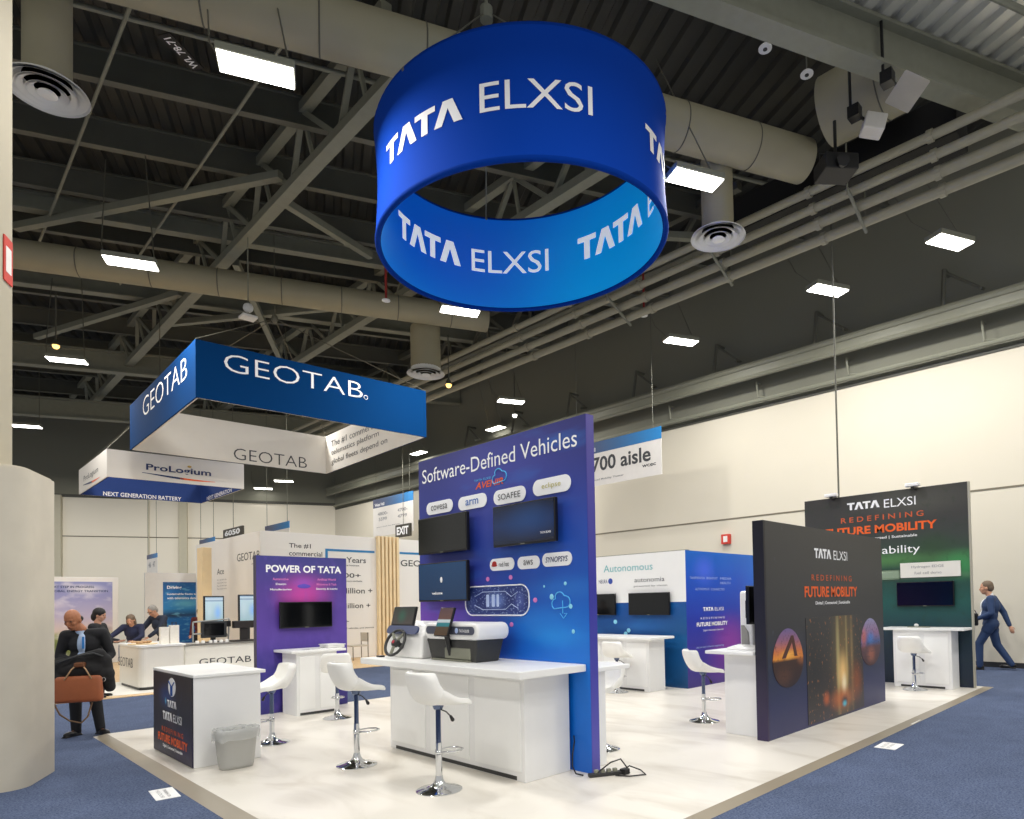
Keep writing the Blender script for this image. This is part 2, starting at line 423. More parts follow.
# rail in front of the dark upper wall, with brackets
b = B()
b.tube([(16.9, -6, 8.34), (16.9, 35.8, 8.34)], .1, 8); b.tube([(16.9, -6, 8.02), (16.9, 35.8, 8.02)], .07, 8); b.box(16.86, 16.94, -6, 35.8, 8.06, 8.3)
trim(b, mat('rail_grey_paint', (128, 128, 112), .5, var=.06))
for i, y in enumerate((4.2, 7.3, 10.4, 13.5, 16.6, 19.7, 22.8)):
    b = B(); b.tube([(17.5, y, 9.35), (17.1, y, 9.35), (16.9, y, 8.4)], .05, 6); b.tube([(17.1, y, 9.3), (17.1, y-.8, 8.62), (16.8, y-.8, 8.55)], .035, 6); trim(b, DSTEEL)
for y in (3.5, 6.6, 9.2, 12.3):
    b = B(); b.tube([(17.5, y, 7.95), (17.25, y, 7.95), (17.25, y-.05, 7.5), (17.3, y-.5, 7.4)], .03, 6); trim(b, STEEL)
b = B(); b.tube([(17.3, -6, 7.42), (17.3, 35.8, 7.42)], .06, 8); trim(b, STEEL)

# ducts
def duct(p0, p1, r, label, seams=True, m=DUCT, step=1.5):
    p0, p1 = V(p0), V(p1); t = B()
    t.cyl(p0, p1, r, n=32); o = tag(autosmooth(t.build('round_duct', m, loc=p0)), label, 'duct')
    d = (p1-p0); l = d.length; d.normalize(); a = d.orthogonal().normalized(); c = d.cross(a)
    s_ = 1.0
    while s_ < l-.3:
        q = p0+d*s_
        t = B(); t.lathe([(r+.004, -.012), (r+.016, 0), (r+.004, .012)], q, 32, (a, c, d), cap=False); s_ += step
        t.build('seam_ring', mat('duct_seam', (100, 97, 84), .6), parent=o)
    return o
duct(bp(-10, 10.02, 10.15), bp(8.75, 10.02, 10.15), .39, 'long beige round duct passing above the blue ring sign')
duct(bp(-26, 19.0, 10.15), bp(4.6, 19.0, 10.15), .34, 'beige round duct running behind the blue box banner up to the small diffuser')
duct((12.0, 4.8, 10.72), (12.0, 3.5, 10.72), .6, 'beige branch duct beside the white loudspeakers under the metal roof deck', step=.7)
def diffuser(c, r, ztop, rd, label):
    c = V(c)
    t = thing('ceiling_diffuser', c, label, 'air diffuser', 'round air diffusers')
    b = B(); b.lathe([(r, 0), (r*.97, .03), (r*.78, .07), (rd, .16), (rd, .14), (r*.76, .05), (r*.9, .0)], c, 40, cap=False)
    wm = mat('diffuser_white', (238, 238, 233), .5)
    autosmooth(b.build('flange', wm, parent=t))
    b = B(); b.lathe([(r*.2, -.01), (r*.24, -.035), (r*.19, -.05), (.004, -.055)], c, 32, cap=False); autosmooth(b.build('centre_cone', wm, parent=t))
    for k, (ra, rb, z) in enumerate(((.745, .53, -.01), (.50, .30, -.025))):
        b = B(); b.lathe([(r*ra, z), (r*ra-.008, z+.012), (r*rb, z+.06), (r*rb, z+.05), (r*ra-.03, z)], c, 40, cap=False); autosmooth(b.build('cone_ring', wm, parent=t))
    b = B(); b.lathe([(rd, .15), (rd, .152), (.01, .152)], c, 32); b.build('dark_throat', mat('duct_inside_dark', (40, 40, 36), .8), parent=t)
    b = B(); b.cyl(c+V((0, 0, .15)), (c.x, c.y, ztop), rd, n=32)
    autosmooth(b.build('drop_duct', DUCT, parent=t))
diffuser((1.38, 10.96, 8.6), .47, 12.2, .27, 'white round air diffuser beside the cream column at upper left')
diffuser((10.88, 6.53, 8.6), .52, 10.1, .3, 'white round air diffuser right of the blue ring sign')
diffuser((10.98, 16.69, 8.6), .56, 10.0, .44, 'white round air diffuser above the right end of the blue box banner')
# pipes under the right side of the roof
for k, (x, z, r) in enumerate(((12.42, 9.66, .085), (12.62, 9.42, .085), (12.86, 9.22, .1), (13.12, 9.02, .1))):
    p = V((x, 2.6 - (x-12.4)*.45, z))
    b = B(); b.tube([(x, -5, z), (x, 33, z)], r, 12)
    o = tag(autosmooth(b.build('pipe', PIPE, loc=(x, -5, z))), 'khaki pipe, %s of the four running along under the dark wall' % ('topmost', 'second from the top', 'third from the top', 'lowest')[k], 'pipe', 'four parallel pipes')
    for y in (3.2, 5.4, 7.6, 9.8, 12, 14.2):
        b = B(); b.lathe([(r+.025, -.05), (r+.025, .05)], (x, y, z), 12, ((1, 0, 0), (0, 0, 1), (0, 1, 0))); b.build('coupling', PIPE, parent=o)
for i, y in enumerate((4.6, 7.6, 10.6)):                   # trapeze hangers
    b = B(); bar(b, (12.3, y, 9.32), (13.24, y, 8.86), .05, .05); b.tube([(12.3, y, 9.2), (12.3, y, 11)], .015, 6); b.tube([(13.2, y, 8.9), (13.2, y, 11)], .015, 6); trim(b, STEEL)
# black rectangular duct above the pipes
b = B(); b.box(12.9, 13.7, 2.9, 7.4, 9.85, 10.6, bev=.02)
o = tag(b.build('black_duct_box', mat('matt_black_sheet', (13, 13, 13), .7), loc=(13.3, 5.1, 9.85)), 'long matt black rectangular duct lying above the khaki pipes', 'duct')
# projector on a yoke
t = thing('stage_projector', (11.4, 4.45, 9.06), 'black projector box hanging beside the beige duct elbow', 'projector')
PX = (V((.75, -.66, 0)), V((.66, .75, 0)), V((0, 0, 1)))
b = B(); b.box(-.3, .3, -.24, .24, -.14, .14, bev=.02, ax=PX, org=(11.4, 4.45, 9.2)); b.build('case', mat('matt_black_case', (20, 20, 20), .55), parent=t)
b = B(); b.cyl((11.25, 4.3, 9.16), (11.17, 4.22, 9.15), .09, .11); b.build('lens', BLACK, parent=t)
b = B(); b.tube([(11.4, 4.45, 9.44), (11.4, 4.45, 10.05)], .03, 8); b.tube([(11.18, 4.64, 9.2), (11.18, 4.64, 9.45), (11.62, 4.26, 9.45), (11.62, 4.26, 9.2)], .015, 6); b.build('hanging_bracket', BLACK, parent=t)
def spk(c, s_, ax, label):
    t = thing('white_loudspeaker', V(c)-V((0, 0, s_*.4)), label, 'loudspeaker', 'white loudspeakers under the metal roof')
    b = B(); b.box(-s_*.5, s_*.5, -s_*.42, s_*.42, -s_*.4, s_*.4, bev=.02, ax=ax, org=c); b.build('cabinet', mat('speaker_white', (214, 210, 198), .5), parent=t)
    b = B(); b.tube([V(c)+V((-.1, .1, .1)), V(c)+V((-.3, .25, .25)), V((c[0]-.32, c[1]+.25, 10.76))], .025, 8); b.box(-.09, .09, -.09, .09, -.1, .1, org=V(c)+V((-.26, .2, .18))); b.build('bracket', BLACK, parent=t)
spk((10.98, 3.14, 9.6), .42, (V((.6, -.6, -.4)), V((.7, .7, 0)), V((.6, -.6, .9)).cross(V((.7, .7, 0))).cross(V((.6, -.6, -.4)))), 'upper larger white loudspeaker hung under the metal roof deck')
spk((11.16, 3.72, 9.46), .34, (V((.55, -.75, -.25)), V((.8, .6, 0)), V((.15, -.2, .9))), 'lower smaller white loudspeaker nearer the black projector')
for c, l in (((9.96, 5.0, 10.8), 'small white disc detector left of the other under the truss'), ((10.97, 4.74, 10.8), 'small white disc detector nearest the beige branch duct')):
    t = thing('smoke_detector', c, l, 'detector', 'disc detectors on the roof')
    b = B(); b.lathe([(.11, 0), (.11, .02), (.07, .06), (.03, .06)], c, 20); b.build('disc', MATS['diffuser_white'], parent=t)
    b = B(); b.lathe([(.035, -.012), (.035, .005)], c, 12); b.build('sensor_head', DARK, parent=t)
    b = B(); b.tube([V(c)+V((0, 0, .05)), V(c)+V((0, 0, 1.3))], .012, 6); b.build('drop_rod', DSTEEL, parent=t)

# ------------------------------------------------------------------ ceiling lights (one built, then copied)
lm = bpy.data.materials.new('lit_diffuser'); lm.use_nodes = True; p = lm.node_tree.nodes['Principled BSDF']
p.inputs['Base Color'].default_value = (1, 1, 1, 1); p.inputs['Emission Color'].default_value = (1, .975, .92, 1); p.inputs['Emission Strength'].default_value = 9
def light_fixture():
    t = thing('ceiling_light', (0, 0, 0), '', 'ceiling light', 'rectangular ceiling lights')
    ax = (XP, YP, (0, 0, 1))
    b = B(); b.box(-.46, .46, -.2, .2, .02, .12, bev=.015, ax=ax); b.build('housing', STEEL, parent=t)
    b = B(); b.box(-.44, .44, -.175, .175, 0, .03, ax=ax); b.build('lit_diffuser', lm, parent=t)
    b = B(); b.tube([XP*-.46+V((0, 0, .1)), XP*-.42+V((0, .4, .5)), V((-.1, 1.7, 2.9))], .012, 5); b.tube([XP*.4+V((0, 0, .1)), V((.5, 1.1, 3.0))], .012, 5); b.build('suspension_wire', WIRE, parent=t)
    return t
LP = [((3.2, 8.64, 8.6), 'large bright ceiling light at upper left beside the beige duct'),
      ((3.235, 15.33, 8.6), 'ceiling light left of and above the blue box banner'),
      ((3.256, 22.55, 8.6), 'ceiling light low at far left above the white box banner'),
      ((3.35, 31.6, 8.6), 'far ceiling light just right of the cream column'),
      ((9.12, 5.88, 8.6), 'ceiling light close to the right rim of the blue ring sign'),
      ((9.23, 12.56, 8.6), 'ceiling light peeping out under the left rim of the blue ring sign'),
      ((14.33, 3.4, 8.6), 'rightmost ceiling light in front of the dark upper wall'),
      ((14.56, 5.94, 8.6), 'ceiling light right beside the cable of the green display wall'),
      ((14.56, 9.95, 8.6), 'ceiling light right below the blue ring sign before the dark wall'),
      ((14.62, 17.05, 8.6), 'ceiling light above the indigo display wall'),
      ((9.1, 21.6, 8.6), 'distant ceiling light hidden partly by the blue box banner'),
      ((14.2, 36.2, 8.6), 'tiny ceiling light far behind, right of the white box banner, upper one'),
      ((13.9, 37.1, 8.2), 'tiny ceiling light far behind, right of the white box banner, lower one'),
      ((16.5, 25.76, 8.6), 'small slanted light low on the far wall right of the blue box banner'),
      ((17.15, 21.0, 8.9), 'small slanted light just above the title of the indigo wall')]
lf = light_fixture()
for i, (q, l) in enumerate(LP):
    if i == 10: continue
    if i == 11: q = (13.87, 34.28, 8.2)
    o = lf if i == 0 else copy_tree(lf)
    o.location = q; o['label'] = l
    if i in (13, 14):
        o.rotation_euler = (0, 0, math.radians(115)); o['group'] = 'small slanted lights on the far wall'
for q in [x[0] for x in LP[:10]]+[(9.1, 21.6, 8.6), (9.1, 29, 8.6), (14.6, 25, 8.6), (9.5, 34.4, 8.6), (3.3, 37, 8.6), (-2.8, 31, 8.6), (14.6, 31, 8.6), (-2.8, 38, 8.6)]:  # positions after the fixtures' own are added lamps that brighten the far end
    area((q[0], q[1], q[2]-.03), .92, .36, LAMP*(1.5 if 12 < q[1] < 16 else 1))
for q in ((3.2, 1.9, 8.6), (3.2, -4.8, 8.6), (9.1, -.8, 8.6), (-2.8, 11.5, 8.6), (-2.8, 4.7, 8.6), (14.5, -1, 8.6), (-2.8, 18.5, 8.6), (-2.8, -2, 8.6)):  # unseen lamps without fixtures, continuing the light grid, added for general fill
    area(q, .92, .36, LAMP)
for (q, l) in (((12.05, 17.05, 8.6), 'warm dim spot lamp right of the small round diffuser'), ((16.1, 18.57, 8.75), 'bright round spot lamp just below a ceiling light above the indigo wall'), ((3.24, 24.24, 9.5), 'warm dim spot lamp just above a far left ceiling light')):
    t = thing('spot_lamp', q, l, 'spot lamp')
    b = B(); b.ell(q, (.09, .09, .09)); wm2 = mat('white_bulb', (250, 250, 240), .5, emit=4) if l.startswith('bright') else mat('warm_bulb', (255, 200, 110), .5, emit=3); b.build('bulb', wm2, parent=t)
    b = B(); b.lathe([(.12, .02), (.05, .16), (.02, .2)], q, 16); b.tube([V(q)+V((0, 0, .2)), V(q)+V((0, 0, 1.6))], .02, 6); b.build('shade', DSTEEL, parent=t)
# red drop pipe with sprinkler, ceiling sensor
t = thing('sprinkler', (8.11, 13.98, 8.98), 'red sprinkler drop left of the blue ring sign', 'sprinkler')
rm = mat('sprinkler_red', (150, 42, 36), .5)
b = B(); b.tube([(8.11, 13.98, 9.0), (8.11, 13.98, 12.35)], .03, 8); b.build('drop_pipe', rm, parent=t)
b = B(); b.lathe([(.1, 0), (.1, .02), (.03, .05)], (8.11, 13.98, 8.98), 16); b.build('deflector', MATS['diffuser_white'], parent=t)
t = thing('sprinkler', (14.2, 10.9, 9.5), 'red sprinkler drop right of the blue ring sign', 'sprinkler')
b = B(); b.tube([(14.2, 10.9, 9.55), (14.2, 10.9, 12.35)], .03, 8); b.build('drop_pipe', rm, parent=t)
b = B(); b.lathe([(.1, 0), (.1, .02), (.03, .05)], (14.2, 10.9, 9.5), 16); b.build('deflector', MATS['diffuser_white'], parent=t)
t = thing('roof_antenna', (6.03, 16.96, 8.9), 'pale square antenna panel with ball hanging above the blue box banner', 'antenna')
b = B(); b.box(5.85, 6.21, 16.8, 17.12, 8.86, 8.92, bev=.01); b.build('panel', MATS['diffuser_white'], parent=t)
b = B(); b.ell((6.03, 16.96, 9.13), (.12, .12, .12)); b.build('ball', MATS['diffuser_white'], parent=t)
b = B(); b.tube([(6.03, 16.96, 8.9), (6.03, 16.96, 11.4)], .015, 6); b.build('rod', STEEL, parent=t)
# grid marker tag on the roof
t = thing('roof_tag', (3.65, 13.21, 11.88), 'small black grid tag with white characters on the dark roof at upper left', 'tag')
td = V((-.85, -.53, 0)); tup = V((-.53, .85, 0))                       # reading direction and up of the characters
TO = V((3.95, 13.4, 11.9))
b = B(); b.box(-.05, .75, -.03, .22, 0, .015, ax=(td, tup, (0, 0, 1)), org=TO); b.build('plate', CABLE, parent=t)
letter(t, 'WL 78-71', lambda a, c: TO+td*.68*a+tup*(.02+.15*c)+V((0, 0, -.004)), TXW, weight=.02)
b = B(); b.tube([TO+td*.3+tup*.1+V((0, 0, .01)), TO+td*.3+tup*.1+V((0, 0, .5))], .01, 5); b.build('hanger', DSTEEL, parent=t)

# ================================================================== THE BOOTH
vm = bpy.data.materials.new('cream_vinyl_floor'); vm.use_nodes = True
nt = vm.node_tree; p = nt.nodes['Principled BSDF']; p.inputs['Roughness'].default_value = .32; p.inputs['Specular IOR Level'].default_value = .35
tc = nt.nodes.new('ShaderNodeTexCoord'); mp = nt.nodes.new('ShaderNodeMapping'); mp.inputs['Scale'].default_value = (1.2, .5, 1)
n1 = nt.nodes.new('ShaderNodeTexNoise'); n1.inputs['Scale'].default_value = 1.6; n1.inputs['Detail'].default_value = 8; n1.inputs['Distortion'].default_value = 1.2
cr = nt.nodes.new('ShaderNodeValToRGB'); cr.color_ramp.elements[0].position = .28; cr.color_ramp.elements[0].color = L4((206, 199, 186)); cr.color_ramp.elements[1].position = .55; cr.color_ramp.elements[1].color = L4((228, 223, 213))
nt.links.new(tc.outputs['Object'], mp.inputs[0]); nt.links.new(mp.outputs[0], n1.inputs['Vector']); nt.links.new(n1.outputs['Fac'], cr.inputs[0]); nt.links.new(cr.outputs[0], p.inputs['Base Color'])
t = thing('booth_floor', (7.8, 6.85, FLZ), 'cream marbled vinyl booth floor laid on the blue carpet with a grey edge', 'booth floor')
b = B(); b.box(1.98, 13.55, 2.9, 10.79, FLZ, 0); b.build('vinyl_deck', vm, parent=t)
rm2 = mat('edge_strip_taupe', (150, 140, 122), .3, var=.25, scale=.9)
def ramp(poly_top, poly_bot):
    b = B(); vs = [V((x, y, 0)) for x, y in poly_top]+[V((x, y, FLZ+.001)) for x, y in poly_bot]
    lo = [V((x, y, FLZ)) for x, y in poly_top]
    q = b._add(vs+lo, ((0, 1, 3, 2), (0, 4, 5, 1), (4, 2, 3, 5), (0, 2, 4), (1, 5, 3)))
    return b.build('edge_strip', rm2, parent=t)
ramp([(1.98, 2.9), (1.98, 10.79)], [(1.81, 2.775), (1.83, 10.8)])
ramp([(13.55, 2.9), (1.98, 2.9)], [(13.7, 2.775), (1.81, 2.775)])

# ---- indigo display wall (software-defined vehicles)
SX = 4.637
sdv = thing('display_wall', (4.69, 5.78, 0), 'tall blue and indigo display wall titled Software-Defined Vehicles', 'display wall')
g = gmat('indigo_blue_artwork', [(0, (0, 92, 200)), (.3, (0, 84, 190)), (.55, (24, 62, 160)), (.8, (46, 58, 146)), (1, (42, 44, 116))],
         [(1.0, .40, .75, .30, (120, 72, 186), .95), (.0, .3, .6, .5, (0, 120, 220), .8), (.12, .52, .25, .05, (60, 160, 240), .35), (.45, .9, .5, .22, (70, 78, 176), .6), (.15, .62, .5, .3, (22, 84, 196), .5),
          (.25, .42, .3, .07, (20, 150, 240), .35), (.16, .375, .2, .05, (40, 170, 245), .35)], u=1, noise=((1, 2, 9), (40, 140, 235), .55, .75, .35))
b = B(); b.box(SX, 4.745, 4.305, 7.246, 0, 3.497); b.build('graphic_panel', g, parent=sdv)
b = B(); b.box(SX+.002, 4.745, 4.296, 4.305, 0, 3.497)
b.build('end_trim', gmat('violet_edge_artwork', [(0, (88, 84, 178)), (.5, (50, 52, 160)), (1, (84, 76, 150))]), parent=sdv)
letter(sdv, 'Software-Defined Vehicles', fx(SX, 7.16, 4.42, 3.2, 3.375), TXW)
letter(sdv, 'AVENIR', fx(SX, 6.06, 5.56, 2.985, 3.06), TXO, weight=.02, shear=.25)
letter(sdv, 'TATA ELXSI', fx(SX, 6.08, 5.78, 3.075, 3.1), TXC)
def outline(parent, pts, r, m, closed=True, name='line_artwork'):
    b = B(); b.tube(pts, r, 5, closed=closed); return b.build(name, m, parent=parent)
def cloudpts(cy, cz, s_, x=SX-.003):
    P = []
    for (c, e, r, a0, a1) in ((-.42, -.05, .26, 250, 90), (-.12, .2, .36, 150, 30), (.34, .06, .28, 80, -90)):
        for k in range(9):
            a = math.radians(a0+(a1-a0)*k/8); P.append((x, cy-(c+r*math.cos(a))*s_, cz+(e+r*math.sin(a))*s_))
    return P
outline(sdv, cloudpts(5.62, 3.06, .19), .006, TXC)
def pill(parent, yc, z, wd, h, text, tm, xx=SX, icon=None, weight=0, shear=0, fill=.62):
    b = B(); b.prism([(-q[0], q[1]) for q in rrect(wd, h, h*.5, 8)], (xx-.003, yc, z), (0, 1, 0), (0, 0, 1), -.006)
    pl = b.build('logo_pill', TXW, parent=parent)
    if text: letter(pl, text, lambda a, c: (xx-.013, yc+wd*fill/2-wd*fill*a-(.04 if icon else 0), z-h*.2+h*.4*c), tm, weight=weight, shear=shear)
    if icon:
        b = B(); b.ell((xx-.012, yc+wd*.3, z+.01), (.004, .04, .03)); b.ell((xx-.012, yc+wd*.3, z-.008), (.004, .052, .014)); b.build('hat_emblem', mat('hat_red', (178, 40, 34), .5), parent=pl)
    return pl
pill(sdv, 6.785, 2.865, .56, .155, 'covesa', TXD)
pill(sdv, 6.12, 2.85, .54, .16, 'arm', mat('arm_blue', (80, 120, 190), .5), weight=.01, fill=.45)
pill(sdv, 5.455, 2.84, .54, .165, 'SOAFEE', TXD, fill=.7)
pill(sdv, 4.79, 2.86, .56, .17, 'eclipse', mat('olive_print', (190, 180, 90), .5), fill=.5)
pill(sdv, 5.6, 2.095, .42, .135, 'red hat', TXD, icon=True, fill=.4)
pill(sdv, 5.16, 2.09, .35, .135, 'aws', TXD, fill=.42)
pill(sdv, 4.73, 2.1, .43, .14, 'SYNOPSYS', TXN, weight=.01, shear=.2, fill=.75)
# top-view car artwork
cg = gmat('navy_car_artwork', [(0, (40, 60, 130)), (.5, (30, 44, 110)), (1, (40, 60, 130))], [(.5, .5, .22, .45, (120, 150, 225), .8), (.12, .5, .12, .5, (90, 110, 190), .6), (.9, .5, .12, .5, (80, 100, 180), .6)], u=1, noise=((1, 30, 14), (190, 210, 250), .55, .7, .7))
b = B(); b.prism(rrect(1.08, .3, .12), (SX-.002, 5.72, 1.695), (0, 1, 0), (0, 0, 1), -.004); car = b.build('car_artwork', cg, parent=sdv)
outline(car, [(SX-.006, 5.72+q[0], 1.695+q[1]) for q in rrect(1.12, .33, .13)], .008, TXW)
for (y, z, w_) in ((5.86, 1.695, .05), (5.76, 1.695, .05), (5.68, 1.695, .04)):
    b = B(); b.prism(rrect(w_, .14, .012), (SX-.007, y, z), (0, 1, 0), (0, 0, 1), -.002); b.build('line_artwork', mat('ice_print', (190, 208, 245), .5), parent=car)
for s_ in (.1, -.1): outline(car, [(SX-.007, 6.1, 1.695+s_*.5), (SX-.007, 5.95, 1.695+s_), (SX-.007, 5.55, 1.695+s_), (SX-.007, 5.45, 1.695+s_*.4), (SX-.007, 5.34, 1.695+s_*.9)], .004, MATS['ice_print'], False)
for (y, z) in ((5.86, 1.94), (5.46, 1.945), (5.07, 1.69), (5.86, 1.43), (5.46, 1.43), (5.66, 1.28)):
    b = B(); b.ell((SX-.002, y, z), (.004, .032, .026)); b.build('node_dot', TXP, parent=sdv)
# cloud and arrow artwork
outline(sdv, cloudpts(4.68, 1.655, .2), .006, TXC)
outline(sdv, [(SX-.004, 4.66, 1.68), (SX-.004, 4.66, 1.55), (SX-.004, 4.70, 1.55), (SX-.004, 4.65, 1.50), (SX-.004, 4.60, 1.55), (SX-.004, 4.64, 1.55)], .005, TXC, False)
for (y, z, r) in ((4.82, 1.72, .03), (4.55, 1.62, .025), (4.52, 1.37, .022), (4.93, 1.83, .014), (4.62, 1.85, .02)):
    b = B(); b.ell((SX-.002, y, z), (.003, r, r)); b.build('glint_dot', mat('pale_cyan_print', (150, 225, 250), .5), parent=sdv)

def tv(label, cen, w_, h, face, m=SCREEN, off=.1, tilt=0, brand=True, group='wall televisions'):
    """face 'x': looks along -X, face 'y': looks along -Y; cen = middle of the wall spot"""
    n = V((-1, 0, 0)) if face == 'x' else V((0, -1, 0)); u = V((0, -1, 0)) if face == 'x' else V((1, 0, 0)); z = V((0, 0, 1)); c = V(cen)
    t = thing('television', c+n*off*.5-z*h*.5, label, 'television', group)
    ax = (u, -n, z)
    b = B(); b.box(-w_/2, w_/2, -off, -off+.045, -h/2, h/2, bev=.006, ax=ax, org=c); b.build('case', BLACK, parent=t)
    b = B(); b.box(-w_/2+.014, w_/2-.014, -off-.003, -off+.004, -h/2+.02, h/2-.014, ax=ax, org=c); b.build('screen', m, parent=t)
    b = B(); b.box(-w_*.3, w_*.3, -off+.045, 0, -h*.3, h*.3, bev=.01, ax=ax, org=c); b.build('wall_bracket', DARK, parent=t)
    if brand:
        b = B(); b.box(-.03, .03, -off-.005, -off, -h/2+.004, -h/2+.014, ax=ax, org=c); b.build('brand_strip', STEEL, parent=t)
    return t
def scaled(y0, y1, z0, z1, k): return (y0*k, y1*k, 1.66+(z0-1.66)*k, 1.66+(z1-1.66)*k)
scr1 = mat('dark_glossy_screen', (24, 25, 22), .12, var=.1); scr2 = gmat('blue_standby_screen', [(0, (8, 24, 50)), (.5, (8, 42, 92)), (1, (6, 22, 48))], [(.4, .55, .6, .6, (14, 62, 120), .8)], u=1, rough=.1, emit=.12)
scr3 = gmat('teal_standby_screen', [(0, (4, 46, 84)), (1, (6, 56, 98))], [], u=1, rough=.15, emit=.2)
for (l, y0, y1, z0, z1, m_) in (('wide television at upper left of the indigo wall, dark screen', 7.275, 6.245, 2.30, 2.76, scr1), ('television at upper right of the indigo wall, blue standby screen', 5.755, 4.755, 2.29, 2.745, scr2), ('television low at left of the indigo wall, teal standby screen', 7.285, 6.255, 1.70, 2.185, scr3)):
    y0, y1, z0, z1 = scaled(y0, y1, z0, z1, .975)
    t = tv(l, (SX, (y0+y1)/2, (z0+z1)/2), abs(y1-y0), z1-z0, 'x', m_, .115)
    if m_ is not scr1:
        sc_ = [c for c in kids(t) if c.name.startswith('screen')][0]
        X_ = SX-.12
        if m_ is scr3:
            b = B(); b.ell((X_, (y0+y1)/2, z0+(z1-z0)*.55), (.002, .025, .035)); b.build('screen_icon', TXW, parent=sc_)
            letter(sc_, 'welcome', lambda a, c: (X_, y0+(y1-y0)*(.3+.22*a), z0+(z1-z0)*(.18+.07*c)), TXW, weight=.03)
        else: letter(sc_, 'TATA ELXSI', lambda a, c: (X_, y0+(y1-y0)*(.78+.16*a), z0+(z1-z0)*(.2+.05*c)), TXW, weight=.02)

# ---- tables
def table(label, loc, top, body, plinth=None, rot=None, name='counter_table', doors=True, face='x'):
    t = thing(name, loc, label, 'table', 'white counter tables of the booth')
    b = B(); b.box(*top, bev=.008); b.build('tabletop', WHITE, parent=t)
    b = B(); b.box(*body, bev=.006); bd = b.build('cabinet_body', mat('white_satin_panel', (236, 236, 235), .45, var=.02), parent=t)
    x0, x1, y0, y1, z0, z1 = body
    if doors:
        gm = mat('door_gap_grey', (176, 176, 174), .6)
        b = B()
        if face == 'x':
            n = 3 if y1-y0 > 1.5 else 2
            for k in range(n):
                a0, a1 = y0+(y1-y0)*k/n+.05, y0+(y1-y0)*(k+1)/n-.05
                b.box(x0-.012, x0+.001, a0, a1, z0+.09, z1-.06, bev=.004)
            b.build('door_panel', WHITE, parent=t)
            b = B(); b.box(x0-.003, x0+.002, y0+.12, y1-.12, z0+.008, z0+.045); b.build('plinth_strip', mat('plinth_black', (52, 52, 52), .5), parent=t)
        else:
            n = 2
            for k in range(n):
                a0, a1 = x0+(x1-x0)*k/n+.04, x0+(x1-x0)*(k+1)/n-.04
                b.box(a0, a1, y0-.012, y0+.001, z0+.09, z1-.06, bev=.004)
            b.build('door_panel', WHITE, parent=t)
            b = B(); b.box(x0+.05, x1-.05, y0-.003, y0+.002, z0+.008, z0+.045); b.build('plinth_strip', mat('plinth_black', (52, 52, 52), .5), parent=t)
    return t
ft = table('long white front counter against the indigo wall carrying driving simulators', (4.2, 5.8, 0), (3.78, 4.632, 4.35, 7.2, .985, 1.055), (4.01, 4.6, 4.56, 6.93, 0, .985))
table('white counter on the back of the indigo wall, seen at its right edge', (5.0, 5.5, 0), (4.75, 5.36, 4.4, 6.9, .955, 1.0), (4.75, 5.02, 4.45, 6.85, 0, .955), doors=False)

# ---- driving simulator console
t = thing('driving_simulator', (4.25, 6.75, 1.055), 'white driving simulator console with steering wheel at left end of the front counter', 'driving simulator')
b = B(); b.prism([(0, 0), (.52, 0), (.52, .36), (.40, .42), (.12, .36), (.03, .27)], (4.06, 7.14, 1.055), (1, 0, 0), (0, 0, 1), .78); 
o = b.build('moulded_body', WHITE2, parent=t)
md = o.modifiers.new('bevel', 'BEVEL'); md.width = .035; md.segments = 4
b = B(); b.prism(rrect(.66, .1, .05, 6), (4.085, 6.75, 1.372), (0, 1, 0), (.42, 0, .91), -.02); b.build('instrument_band', mat('slate_blue_band', (66, 76, 112), .3), parent=t)
sa = (V((0, -1, 0)), V((.24, 0, .97)), V((.97, 0, -.24)))
b = B(); b.box(-.24, .24, -.115, .115, 0, .03, bev=.008, ax=sa, org=(4.13, 6.82, 1.535)); s_ = b.build('tablet_screen', BLACK, parent=t)
b = B(); b.box(-.225, .225, -.1, .1, -.003, .002, ax=sa, org=(4.13, 6.82, 1.535)); b.build('glass', gmat('grey_green_glass', [(0, (84, 78, 76)), (1, (70, 74, 70))], [(.55, .5, .3, .6, (60, 104, 88), .8)], u=1, rough=.2), parent=s_)  # grey glass colour with a green patch near the middle
# steering wheel
wc = V((3.97, 6.74, 1.235)); wn = V((-.86, -.12, .42)).normalized(); wa = V((.12, -.99, .0)); wa = (wa-wn*wa.dot(wn)).normalized(); wb = wn.cross(wa)
b = B(); b.tube([wc+wa*math.cos(2*PI*k/28)*.155+wb*math.sin(2*PI*k/28)*.155 for k in range(28)], .017, 8, closed=True); wh = b.build('steering_wheel', DARK, parent=t, smooth=True)
b = B()
for a in (0, 140, 220):
    q = wa*math.cos(math.radians(a-90))+wb*math.sin(math.radians(a-90)); b.tube([wc+q*.03, wc+q*.145], .018, 6)
b.build('spokes', STEEL, parent=wh)
b = B(); b.lathe([(.05, -.03), (.05, .012), (.035, .025), (.01, .028)], wc, 20, (wa, wb, wn)); b.build('hub', DARK, parent=wh)
b = B(); b.lathe([(.02, .026), (.02, .032), (.004, .033)], wc, 14, (wa, wb, wn)); b.build('hub_badge', mat('badge_red', (170, 40, 60), .4), parent=wh)
b = B(); b.tube([wc-wn*.02, wc-wn*.16], .03, 10); b.build('steering_column', BLACK, parent=t)
b = B(); b.box(3.93, 4.0, 7.02, 7.1, 1.055, 1.075, bev=.004); b.build('clamp', BLACK, parent=t)
